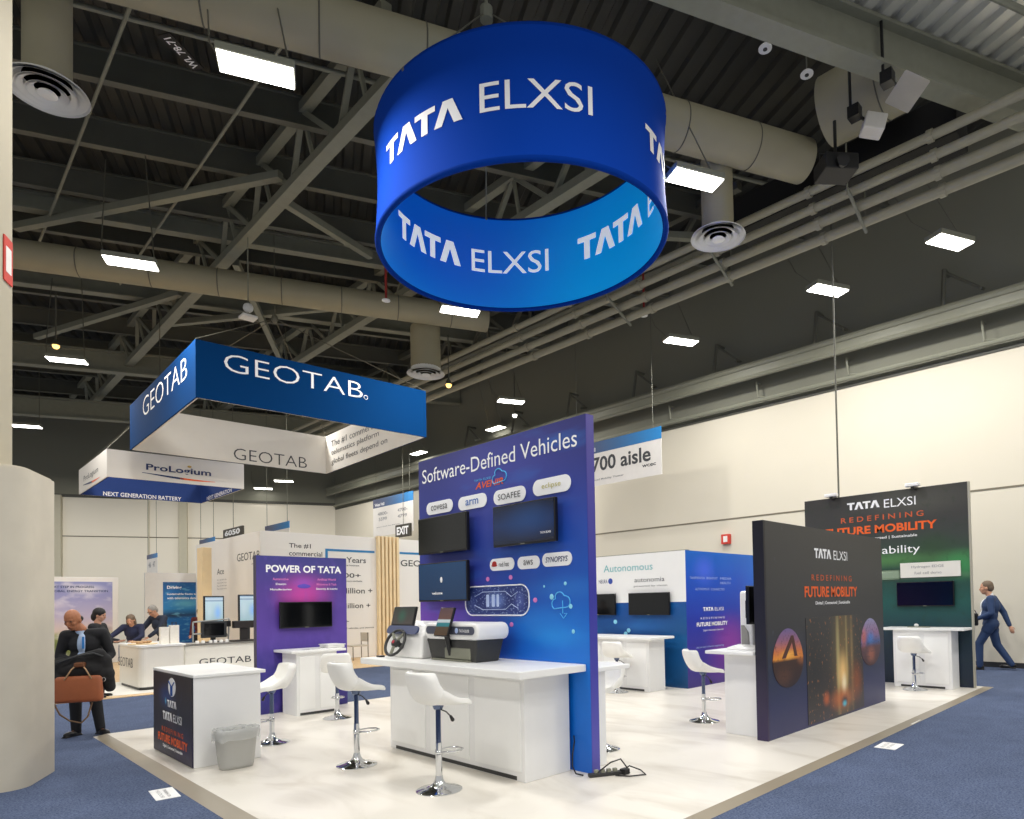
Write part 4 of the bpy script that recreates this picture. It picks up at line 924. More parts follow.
# ================================================================== RING SIGN
RC = V((6.732, 7.564, 0)); RA, RB = 2.31, 1.995; RE1 = V((.193, -.981, 0)); RE2 = V((-.981, -.193, 0)); Z0, Z1 = 7.2, 8.88
def rp(tdeg, z, off=0.0):
    a = math.radians(tdeg); k = 1-.02*math.sin(PI*(z-Z0)/(Z1-Z0))
    n = (RE1*math.cos(a)/RA+RE2*math.sin(a)/RB).normalized()
    q = RC+(RE1*math.cos(a)*RA+RE2*math.sin(a)*RB)*k+n*off; q.z = z; return q
ring = thing('hanging_ring_sign', (RC.x, RC.y, Z0), 'large blue hanging ring sign lettered TATA ELXSI inside and out', 'hanging sign')
def ringmesh(offs, name, m_, zs=10, n=96):
    b = bmesh.new(); G = [[b.verts.new(rp(360*k/n, Z0+(Z1-Z0)*j/zs, offs)-V((RC.x, RC.y, Z0))) for k in range(n)] for j in range(zs+1)]
    for j in range(zs):
        for k in range(n):
            f = (G[j][k], G[j][(k+1) % n], G[j+1][(k+1) % n], G[j+1][k]); b.faces.new(f if offs > 0 else f[::-1])
    me = bpy.data.meshes.new(name); b.to_mesh(me); b.free(); me.materials.append(m_)
    for p_ in me.polygons: p_.use_smooth = True
    o = bpy.data.objects.new(name, me); COL.objects.link(o); o.parent = ring; return o
ro = ringmesh(.04, 'outer_fabric', mat('royal_blue_fabric', (0, 62, 170), .9, spec=.15, var=.03, scale=1))
ri = ringmesh(-.04, 'inner_fabric', gmat('cyan_blue_fabric', [(0, (0, 168, 246)), (.5, (0, 152, 240)), (1, (0, 134, 232))], [(1.0, .5, .5, 1.6, (0, 84, 206), .9), (.25, .4, .8, 1.4, (0, 178, 248), .7)], u=1, flip=False, emit=.22))  # slight glow added to brighten the inner face, as if lit from within
TXL = mat('glowing_white_print', (252, 252, 253), .5, emit=.35)  # same added glow on the inner letters
for z in (Z0, Z1):
    b = B(); b.tube([rp(360*k/96, z) for k in range(96)], .045, 8, closed=True); b.build('rim_tube', mat('deep_blue_edge', (0, 52, 146), .9, spec=.1), parent=ring, smooth=True)
for base in (114.2, 5.5, -122.0):
    letter(ro, '<TATA>', lambda a, c: rp(base-39*a, 7.81+.32*c, .047), TXW, sub=3)
    letter(ro, 'ELXSI', lambda a, c: rp(base-45-38*a, 7.825+.38*c, .047), TXW, sub=3)
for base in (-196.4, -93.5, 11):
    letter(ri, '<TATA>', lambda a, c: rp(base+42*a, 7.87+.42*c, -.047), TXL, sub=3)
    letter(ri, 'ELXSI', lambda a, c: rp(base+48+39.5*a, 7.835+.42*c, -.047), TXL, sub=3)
for k, a in enumerate((100, -20, -140)):
    q = rp(a, Z1); b = B(); b.tube([q, V((6.4, 7.9, 11.0))], .012, 5); b.ell(q, (.05, .05, .05)); b.build('rigging_wire', WIRE, parent=ring)
b = B(); b.tube([(6.4, 7.9, 10.9), (6.4, 7.9, 12)], .03, 6); b.lathe([(.1, 10.85), (.1, 11.05)], (6.4, 7.9, 0), 12); b.build('hoist', STEEL, parent=ring)

# ================================================================== NEIGHBOURING BOOTHS
t = thing('booth_floor', (4, 18, FLZ), 'pale wood plank floor of the white booth behind the blue aisle', 'booth floor')
wf = bpy.data.materials.new('wood_plank_floor'); wf.use_nodes = True; nt = wf.node_tree; p = nt.nodes['Principled BSDF']; p.inputs['Roughness'].default_value = .45
tc = nt.nodes.new('ShaderNodeTexCoord'); br = nt.nodes.new('ShaderNodeTexBrick'); br.inputs['Scale'].default_value = 1
br.inputs['Color1'].default_value = L4((226, 190, 140)); br.inputs['Color2'].default_value = L4((236, 204, 156)); br.inputs['Mortar'].default_value = L4((190, 150, 104)); br.inputs['Mortar Size'].default_value = .006
br.inputs['Brick Width'].default_value = 1.6; br.inputs['Row Height'].default_value = .16
nt.links.new(tc.outputs['Object'], br.inputs['Vector']); nt.links.new(br.outputs['Color'], p.inputs['Base Color'])
b = B(); b.prism([(-3, 15.15), (6.9, 15.2), (6.9, 16.6), (12.9, 16.6), (12.9, 26), (-3, 26)], (0, 0, FLZ+.012), (1, 0, 0), (0, 1, 0), -.012); b.build('plank_deck', wf, parent=t)
b = B(); b.prism([(2.9, 15.5), (6.9, 15.4), (6.9, 16.6), (5.2, 18.4), (2.85, 18.4)], (0, 0, FLZ+.016), (1, 0, 0), (0, 1, 0), -.004); b.build('white_inlay', OFFW, parent=t)
# ---- white booth walls
bw = mat('booth_white_wall', (240, 238, 233), .55, var=.01)
t = thing('booth_wall', (9.3, 20.3, 0), 'white stand wall with dark statistics and cyan line behind the purple wall', 'stand wall')
b = B(); b.prism([(7.4, 20), (14.5, 20), (14.5, 20.2), (7.55, 20.2), (7.55, 26), (7.4, 26)], (0, 0, 0), (1, 0, 0), (0, 1, 0), 3.95); b.build('wall_panel', bw, parent=t)
WB = 20.0
for (s_, x0, x1, z0, z1) in (('The #1', 8.23, 8.9, 3.47, 3.62), ('commercial', 8.23, 9.26, 3.24, 3.39), ('Years', 10.06, 10.74, 3.08, 3.26), ('50,000+', 9.3, 10.55, 2.57, 2.74), ('1 Million +', 9.66, 10.96, 2.08, 2.26), ('3 Million +', 9.63, 10.88, 1.6, 1.77), ('75+', 9.6, 10.12, 1.1, 1.25), ('GEOTAB', 12.03, 13.6, 3.02, 3.24), ('connected vehicles and devices', 9.6, 11.0, .93, .98), ('in the business', 9.9, 10.5, 2.97, 3.02), ('customers worldwide', 9.9, 10.6, 2.46, 2.51)):
    letter(t, s_, fy(WB, x0, x1, z0, z1), TXD, weight=.01)
cy = mat('cyan_blue_line', (40, 130, 190), .5)
for q in ((9.36, 11.05, 3.43, 3.5), (9.36, 9.44, 2.2, 3.43), (12.0, 14.0, 3.44, 3.51)):
    b = B(); b.box(q[0], q[1], WB-.01, WB, q[2], q[3]); b.build('cyan_line', cy, parent=t)
letter(t, 'GEOTAB', lambda a, c: (7.397, 21.9-1.85*a, 3.13+.24*c), TXD)
letter(t, 'connected', lambda a, c: (7.397, 20.7-.6*a, 2.98+.05*c), TXD)
letter(t, 'Ace', lambda a, c: (7.397, 23.75-.65*a, 2.8+.2*c), TXD)
for k in range(4): letter(t, 'fleet answers now', lambda a, c: (7.397, 23.75-.9*a, 2.6-.1*k+.05*c), MATS['grey_print'])
for q in ((24.72, 24.66, 1.6, 3.4), (25.5, 24.7, 3.36, 3.42), (25.5, 25.44, 1.6, 3.4)):
    b = B(); b.box(7.39, 7.4, q[1], q[0], q[2], q[3]); b.build('frame_line', TXD, parent=t)
t = thing('slat_screen', (11.53, 19.9, 0), 'screen of tall pale wood slats right of the statistics wall', 'screen')
for k in range(6):
    b = B(); b.box(11.1+k*.14, 11.185+k*.14, 19.84, 19.98, 0, 4.0, bev=.01); b.build('wood_slat', WOOD, parent=t)
b = B(); b.box(11.1, 11.97, 19.98, 20.0, 0, .1); b.box(11.1, 11.97, 19.98, 20.0, 3.9, 4.0); b.build('back_rail', WOOD, parent=t)
b = B(); b.box(6.27, 6.52, 21.4, 21.9, 0, 3.5, bev=.01)
tag(b.build('wood_post', WOOD, loc=(6.4, 21.6, 0)), 'broad pale wood post left of the framed panel, behind the equipment counter', 'post')
# ---- counters
def gcounter(label, x0, x1, y0, y1, h, rad, grey=False):
    t = thing('stand_counter', ((x0+x1)/2, (y0+y1)/2, 0), label, 'counter', 'white counters of the neighbouring stand')
    b = B(); b.prism([(q[0]+(x0+x1)/2, q[1]+(y0+y1)/2) for q in rrect(x1-x0-.06, y1-y0-.06, rad)], (0, 0, .06), (1, 0, 0), (0, 1, 0), h-.1); b.build('body', OFFW, parent=t)
    b = B(); b.prism([(q[0]+(x0+x1)/2, q[1]+(y0+y1)/2) for q in rrect(x1-x0, y1-y0, rad)], (0, 0, h-.04), (1, 0, 0), (0, 1, 0), .04); b.build('countertop', mat('grey_countertop', (130, 128, 122), .4) if grey else WHITE, parent=t)
    b = B(); b.prism([(q[0]+(x0+x1)/2, q[1]+(y0+y1)/2) for q in rrect(x1-x0-.12, y1-y0-.12, rad)], (0, 0, 0), (1, 0, 0), (0, 1, 0), .06); b.build('kick_plinth', DARK, parent=t)
    return t
t = gcounter('white stand counter lettered on its side, beside the man with the brown bag', 3.45, 4.36, 15.93, 17.8, .93, .12)
letter(t, 'GEOTAB', lambda a, c: (3.475, 17.95-1.35*a-.15, .44+.2*c), TXD, weight=-.008)
t = gcounter('white equipment counter with grey top behind the reception counter', 4.44, 6.9, 16.5, 17.3, .88, .04, True)
letter(t, 'GEOTAB', lambda a, c: (4.76+1.12*a, 16.522, .385+.15*c), TXD)
# things on the counters
t = thing('snack_platter', (3.68, 16.55, .93), 'round tray of beige food on the lettered stand counter', 'platter')
b = B(); b.lathe([(.26, 0), (.28, .015), (.27, .02), (.01, .012)], (3.68, 16.55, .93), 28); b.build('tray', WOOD, parent=t)
b = B()
for k in range(26):
    a = random.uniform(0, 2*PI); r = random.uniform(0, .22); b.ell((3.68+r*math.cos(a), 16.55+r*math.sin(a), .965+random.uniform(0, .03)), (.045, .035, .025), 8, 5)
b.build('snacks', mat('beige_snack', (196, 158, 118), .7, var=.2), parent=t, smooth=True, kind='stuff')
for k, (x, y, h, l) in enumerate(((4.02, 16.3, .42, 'white patterned paper bag at left on the lettered stand counter'), (4.2, 16.28, .46, 'white patterned paper bag at right on the lettered stand counter'))):
    t = thing('paper_bag', (x, y, .93), l, 'paper bag', 'paper bags on the stand counter')
    b = B(); b.box(x-.085, x+.085, y-.06, y+.06, .93, .93+h*.86, bev=.004); b.build('bag_body', mat('paper_bag_white', (234, 228, 216), .7, var=.1, scale=20), parent=t)
    for s_ in (-.045, .045):
        b = B(); b.tube([(x-.04, y+s_, .93+h*.84), (x-.035, y+s_, .93+h), (x+.035, y+s_, .93+h), (x+.04, y+s_, .93+h*.84)], .006, 5); b.build('handle', DARK, parent=t)
def monitor(label, x0, x1, z0, z1, y, xs):
    t = thing('monitor', ((x0+x1)/2, y, .88), label, 'monitor', 'upright monitors of the neighbouring stand')
    b = B(); b.box(x0, x1, y, y+.07, z0, z1, bev=.01); c_ = b.build('case', BLACK, parent=t)
    b = B(); b.box(x0+.03, x1-.03, y-.004, y+.003, z0+.03, z1-.03); b.build('screen', gmat('pale_map_screen', [(0, (150, 180, 190)), (.84, (176, 200, 210)), (.86, (110, 140, 170)), (.93, (190, 206, 216)), (1, (120, 150, 180))], [(.7, .45, .3, .4, (120, 170, 230), .8), (.2, .5, .3, .5, (190, 208, 214), .6)], u=0, emit=.35), parent=c_)
    b = B(); b.box(xs-.05, xs+.05, y+.07, y+.12, .89, z0+.2); b.box(xs-.16, xs+.16, y-.02, y+.2, .88, .9, bev=.005); b.build('stand', DARK, parent=t)
monitor('upright monitor at left with pale map, behind the tablet device', 4.96, 5.4, 1.25, 1.97, 16.85, 5.18)
monitor('upright monitor at right with pale map, partly behind the purple wall', 5.72, 6.2, 1.3, 2.0, 16.85, 5.95)
t = thing('tablet_device', (5.0, 16.62, .88), 'black rugged tablet device in a grey rack on the equipment counter', 'device')
b = B(); b.box(4.83, 5.36, 16.56, 16.66, 1.0, 1.38, bev=.012); c_ = b.build('case', mat('rugged_black', (40, 42, 44), .5), parent=t)
b = B(); b.box(4.88, 5.3, 16.553, 16.562, 1.05, 1.33); b.build('screen', SCREEN, parent=c_)
b = B()
for q in (((4.66, 16.6, .9), (4.66, 16.6, 1.37)), ((4.66, 16.6, 1.37), (5.46, 16.72, 1.42)), ((5.46, 16.72, 1.42), (5.44, 16.72, .9)), ((4.66, 16.6, 1.1), (4.83, 16.61, 1.1)), ((5.36, 16.64, 1.1), (5.44, 16.7, 1.0))): b.cyl(q[0], q[1], .018, n=8)
b.build('rack', mat('rack_grey', (150, 152, 150), .4), parent=t)
for x in (4.72, 4.84, 5.0, 5.1, 5.22, 5.34):
    b = B(); b.box(x-.035, x+.035, 16.49, 16.55, .88, .95, bev=.015); b.build('terminal_block', WHITE2, parent=t)
b = B(); b.box(5.36, 5.5, 16.7, 16.8, 1.24, 1.38, bev=.01); b.build('power_module', BLACK, parent=t)
t = thing('card_terminal', (5.72, 16.6, .88), 'dark terminal on a thick post on the equipment counter', 'terminal')
b = B(); b.box(5.5, 5.98, 16.5, 16.66, 1.2, 1.37, bev=.012); b.build('head', mat('brown_black', (36, 30, 28), .5), parent=t)
b = B(); b.box(5.66, 5.82, 16.55, 16.63, .9, 1.21, bev=.006); b.build('post', MATS['brown_black'], parent=t)
b = B(); b.box(5.48, 5.98, 16.5, 16.78, .88, .92, bev=.008); b.build('foot', MATS['brown_black'], parent=t)
# ---- side chair of the white stand
t = thing('side_chair', (9.95, 19.0, 0), 'light side chair with thin metal legs in front of the statistics wall', 'chair')
b = B(); b.box(9.62, 10.17, 18.8, 19.26, .42, .46, bev=.012); b.build('seat', mat('chair_taupe', (198, 190, 176), .6), parent=t)
b = B(); b.box(10.13, 10.18, 18.82, 19.24, .56, .84, bev=.012); b.build('backrest', MATS['chair_taupe'], parent=t)
for (x, y) in ((9.65, 18.82), (9.65, 19.24), (10.15, 18.82), (10.15, 19.24)):
    b = B(); b.tube([(x, y, 0), (x+(.0 if x < 9.9 else -.01), y, .43 if x < 9.9 else .84)], .014, 6); b.build('leg', mat('chair_leg_taupe', (120, 112, 100), .4, .5), parent=t)
# ---- poster walls at far left
def posterwall(label, x0, x1, y, h, g, px0, px1, pz0, pz1, lines):
    t = thing('poster_wall', ((x0+x1)/2, y, 0), label, 'poster wall', 'poster walls at the far left')
    b = B(); b.box(x0, x1, y, y+.12, 0, h, bev=.01); b.build('frame_panel', mat('pale_grey_frame', (226, 224, 220), .5), parent=t)
    b = B(); b.box(px0, px1, y-.006, y+.001, pz0, pz1); po = b.build('poster', g, parent=t)
    for (s_, a0, a1, z0, z1, m_) in lines: letter(po, s_, lambda a, c: (a0+(a1-a0)*a, y-.009, z0+(z1-z0)*c), m_, weight=.02)
g1 = gmat('landscape_poster', [(0, (96, 110, 60)), (.2, (110, 124, 66)), (.3, (150, 160, 96)), (.36, (214, 196, 190)), (.55, (186, 178, 206)), (.8, (150, 150, 196)), (1, (134, 140, 190))], [(.7, .9, .3, .1, (226, 222, 228), .9), (.2, .7, .4, .08, (224, 214, 222), .9), (.85, .38, .2, .07, (50, 56, 50), .8), (.1, .42, .3, .06, (226, 222, 220), .8)], u=0, noise=((5, 1, 9), (232, 226, 230), .5, .72, .6))
posterwall('white framed landscape poster wall behind the man with the brown bag', 2.4, 5.0, 25.5, 2.75, g1, 2.5, 4.84, .2, 2.6, (('THE NEXT STEP IN PROGRESS', 3.0, 4.36, 2.4, 2.47, TXN), ('FOR GLOBAL ENERGY TRANSITION', 3.0, 4.72, 2.27, 2.34, TXN)))
g2 = gmat('blue_water_poster', [(0, (0, 84, 160)), (.45, (6, 100, 170)), (.5, (20, 60, 100)), (.6, (40, 130, 190)), (.8, (20, 110, 180)), (1, (10, 80, 140))], [(.5, .68, .5, .1, (110, 190, 210), .7), (.2, .5, .3, .06, (20, 50, 80), .7)], u=0, noise=((5, 1, 24), (120, 190, 220), .55, .7, .6))
posterwall('white framed blue water poster wall left of the wood post', 5.85, 7.9, 26.0, 2.95, g2, 6.38, 7.8, .3, 2.63, (('Driving', 6.5, 6.95, 2.36, 2.5, TXW), ('sustainable fleets today', 6.5, 7.6, 2.16, 2.25, TXW), ('with telematics data', 6.5, 7.4, 2.03, 2.11, TXW)))
# ---- hanging box banners
def boxbanner(name, label, A, Bq, C, D, z0, z1, mo, mi, group=None):
    A, Bq, C, D = [V((q[0], q[1], 0)) for q in (A, Bq, C, D)]
    c = (A+Bq+C+D)/4
    t = thing(name, (c.x, c.y, z0), label, 'hanging banner', 'hanging box banners'); P = {}
    cen = c
    for (k, p0, p1) in (('front', A, Bq), ('left', C, A), ('back', D, C), ('right', Bq, D)):
        d = (p1-p0); l = d.length; d.normalize(); n = d.cross(V((0, 0, 1)))
        if n.dot(cen-p0) > 0: n = -n
        b = B(); b.box(0, l, 0, .03, 0, z1-z0, ax=(d, n, V((0, 0, 1))), org=p0-n*.03+V((0, 0, z0))); P[k] = b.build('outer_panel', mo, parent=t)
        b = B(); b.box(.03, l-.03, 0, .03, 0, z1-z0, ax=(d, n, V((0, 0, 1))), org=p0-n*.06+V((0, 0, z0))); P[k+'_in'] = b.build('inner_panel', mi, parent=t)
    for q in (A, Bq, C, D):
        b = B(); b.tube([V((q.x, q.y, z1)), V((c.x, c.y, z1+2.2))], .01, 5); b.build('rigging_wire', WIRE, parent=t)
    b = B(); b.tube([V((c.x, c.y, z1+2.1)), V((c.x, c.y, 12.2))], .014, 5); b.ell((c.x, c.y, z1+2.2), (.09, .09, .12)); b.build('hoist_cable', WIRE, parent=t)
    def on(p0, p1, a0, a1, za, zb, off):
        p0, p1 = V((p0[0], p0[1], 0)), V((p1[0], p1[1], 0)); d = (p1-p0).normalized(); n = d.cross(V((0, 0, 1)))
        return lambda a, c_: p0+(p1-p0)*(a0+(a1-a0)*a)+n*off+V((0, 0, za+(zb-za)*c_))
    return t, P, on
gb = mat('banner_blue_fabric', (0, 56, 108), .9, spec=.1, var=.02); gw = mat('banner_white_fabric', (232, 228, 220), .8, var=.02)
A_, B_, C_, D_ = (4.32, 15.11), (9.69, 14.74), (4.46, 21.33), (9.94, 21.05)
t, P, on = boxbanner('hanging_box_banner', 'large blue hanging box banner lettered GEOTAB, white inside', A_, B_, C_, D_, 6.1, 7.33, gb, gw)
letter(P['front'], 'GEOTAB', on(A_, B_, .1, .675, 6.78, 7.17, .004), TXW, weight=-.012)
b = B(); q = on(A_, B_, .69, .69, 6.83, 6.83, .004)(0, 0); b.tube([q+V((.05*math.cos(k*PI/6), 0, .05*math.sin(k*PI/6))) for k in range(12)], .008, 4, closed=True); b.build('registered_mark', TXW, parent=P['front'])
letter(P['left'], 'GEOTAB', on(C_, A_, .25, .9, 6.67, 7.16, .004), TXW, weight=-.012)
letter(P['back_in'], 'GEOTAB', on(C_, D_, .476, .875, 6.19, 6.54, .066), TXD, weight=-.012)
for k, s_ in enumerate(('The #1 commercial', 'telematics platform', 'global fleets depend on')):
    letter(P['right_in'], s_, on(D_, B_, .08, (.6, .6, .68)[k], 7.0-.3*k-.12, 7.0-.3*k+.1, .066), TXD)
A_, B_, C_, D_ = (4.15, 22.52), (7.72, 22.19), (4.14, 26.56), (7.67, 26.18)
t, P, on = boxbanner('hanging_box_banner', 'smaller white hanging box banner lettered ProLogium, navy inside', A_, B_, C_, D_, 5.5, 6.3, gw, mat('banner_navy_fabric', (34, 66, 136), .75, var=.03))
letter(P['front'], 'ProLogium', on(A_, B_, .263, .738, 5.75, 5.99, .004), TXN, weight=.02)
def swoosh(parent, f):
    for (m_, a0, a1) in ((TXN, 0, .55), (TXO, .5, 1)):
        b = B(); pts = []
        for k in range(9):
            a = a0+(a1-a0)*k/8; pts.append((a, .5+.5*math.sin(a*2.6+2.6)*.8, .16*math.sin(PI*min(1, max(.05, a)))+.03))
        up_ = [f(a, y+w_) for a, y, w_ in pts]; dn = [f(a, y-w_) for a, y, w_ in pts]
        q = [b.b.verts.new(v) for v in up_+dn]
        for k in range(8): b.b.faces.new((q[k], q[k+1], q[10+k], q[9+k]))
        b.build('swoosh', m_, parent=parent)
swoosh(P['front'], on(A_, B_, .235, .77, 5.61, 5.76, .004))
b = B(); q = on(A_, B_, .575, .575, 6.03, 6.03, .004)(0, 0); b.ell(q, (.06, .004, .035)); b.build('gold_mark', mat('gold_print', (196, 164, 80), .5), parent=P['front'])
letter(P['left'], 'ProLogium', on(C_, A_, .2, .72, 5.76, 5.98, .004), TXD)
swoosh(P['left'], on(C_, A_, .18, .78, 5.6, 5.75, .004))
letter(P['back_in'], 'NEXT GENERATION BATTERY', on(C_, D_, .18, .814, 5.52, 5.66, .066), TXW, weight=.02)
letter(P['right_in'], 'NEXT GENERATION', on(D_, B_, .18, .78, 5.515, 5.65, .066), TXW, weight=.02)
# ---- aisle signs hung from the roof
ag = gmat('aisle_header_blue', [(0, (0, 130, 200)), (1, (0, 130, 200))], [(1.0, .5, 1.2, 4, (80, 84, 112), 1)], u=1, flip=False)
def aislesign(label, x, y0, y1, z0, z1, zh, texts, head=''):
    """board faces -X, read from y0 to y1"""
    t = thing('aisle_sign', (x, (y0+y1)/2, z0), label, 'aisle sign', 'hanging aisle signs')
    b = B(); b.box(x, x+.02, y1, y0, z0, zh); b.build('board', mat('sign_board_white', (230, 226, 220), .6), parent=t)
    b = B(); b.box(x-.002, x+.02, y1, y0, zh, z1); hd = b.build('header', ag, parent=t)
    if head: letter(hd, head, fx(x-.003, y0-(y0-y1)*.05, y0-(y0-y1)*.3, zh+(z1-zh)*.15, zh+(z1-zh)*.5), TXW, weight=.02)
    for (s_, a0, a1, c0, c1, m_) in texts: letter(t, s_, fx(x, a0, a1, c0, c1), m_, weight=.022)
    for y in (y0-.08*(y0-y1), y1+.08*(y0-y1)):
        b = B(); b.tube([(x+.01, y, z1), (x+.01, y, 11.6)], .009, 5); b.build('hanging_wire', DSTEEL, parent=t)
aislesign('white and blue hanging aisle sign reading 700 aisle right of the indigo wall', 15, 14.6, 11.0, 5.25, 6.62, 6.27, (('4700 aisle', 14.02, 11.38, 5.69, 6.0+.14, TXD), ('Advanced Mobility Theater', 13.9, 12.4, 5.40, 5.47, MATS['grey_print']), ('wcec', 11.7, 11.2, 5.54, 5.62, TXD)), 'West Hall')
aislesign('white and blue hanging hall sign left of the indigo wall, above the wood slats', 16, 29.03, 25.48, 5.0, 6.8, 6.38, (('4800-', 28.6, 27.65, 5.98, 6.14, MATS['grey_print']), ('5599', 28.5, 27.75, 5.72, 5.88, MATS['grey_print']), ('4700-', 26.8, 25.95, 5.98, 6.14, MATS['grey_print']), ('4799', 26.8, 26.0, 5.70, 5.86, MATS['grey_print']), ('please check the directory', 28.7, 26.6, 5.4, 5.46, MATS['grey_print'])), 'West Hall')
aislesign('tiny white and blue hanging sign far behind the stand counter', 8, 35.2, 33.5, 3.1, 4.2, 4.0, (('46', 34.9, 34.5, 3.6, 3.85, MATS['grey_print']), ('47', 34.2, 33.8, 3.6, 3.85, MATS['grey_print'])))
aislesign('small blue topped hanging sign behind the wood post', 7.9, 27.3, 25.6, 3.3, 4.26, 4.0, (('45', 26.9, 26.5, 3.5, 3.75, MATS['grey_print']),))
aislesign('small blue topped hanging sign above the statistics wall', 9.5, 25.22, 23.06, 3.9, 4.7, 4.46, (('48', 24.9, 24.4, 4.1, 4.35, MATS['grey_print']),))
def darksign(label, x, y0, y1, z0, z1, text):
    t = thing('exit_sign', (x, (y0+y1)/2, z0), label, 'sign', 'dark illuminated signs')
    b = B(); b.box(x, x+.08, y1, y0, z0, z1, bev=.01); bb = b.build('box', mat('sign_olive_black', (58, 54, 44), .5), parent=t)
    letter(bb, text, fx(x, y0-(y0-y1)*.1, y1+(y0-y1)*.1, z0+(z1-z0)*.18, z1-(z1-z0)*.18), TXW, weight=.04)
    b = B(); b.tube([(x+.04, (y0+y1)/2, z1), (x+.04, (y0+y1)/2, 11.3)], .012, 5); b.build('hanging_wire', WIRE, parent=t)
darksign('dark EXIT sign below the hall sign, left of the indigo wall', 15.9, 26.85, 25.6, 4.78, 5.36, 'EXIT')
darksign('small black hanging sign above the white stand wall', 8.5, 26.61, 24.66, 4.3, 4.62, '6050')
# ---- fire alarm box on the right wall
t = thing('alarm_box', (17.45, 10.44, 3.38), 'small red and white alarm box high on the cream wall above the violet wall', 'alarm')
b = B(); b.box(17.38, 17.5, 10.30, 10.58, 3.34, 3.64, bev=.01); b.build('red_case', MATS['sign_red'], parent=t)
b = B(); b.box(17.372, 17.382, 10.36, 10.5, 3.40, 3.58); b.build('white_lens', MATS['sign_white'], parent=t)

# ================================================================== PEOPLE
def remeshed(b, name, m, parent, vox, org, sm=3, f=.5):
    me = bpy.data.meshes.new(name+'_cage')
    bmesh.ops.recalc_face_normals(b.b, faces=b.b.faces)
    for v in b.b.verts: v.co -= V(org)
    b.b.to_mesh(me); b.b.free()
    ob = bpy.data.objects.new(name+'_cage', me); COL.objects.link(ob)
    r = ob.modifiers.new('r', 'REMESH'); r.mode = 'VOXEL'; r.voxel_size = vox
    if sm: s_ = ob.modifiers.new('s', 'SMOOTH'); s_.iterations = sm; s_.factor = f
    bpy.context.view_layer.update(); dg = bpy.context.evaluated_depsgraph_get()
    me2 = bpy.data.meshes.new_from_object(ob.evaluated_get(dg)); me2.name = name
    bpy.data.objects.remove(ob); bpy.data.meshes.remove(me)
    me2.materials.clear(); me2.materials.append(m)
    for p_ in me2.polygons: p_.use_smooth = True
    o = bpy.data.objects.new(name, me2); COL.objects.link(o)
    if parent: o.parent = parent
    else: o.location = org
    return o
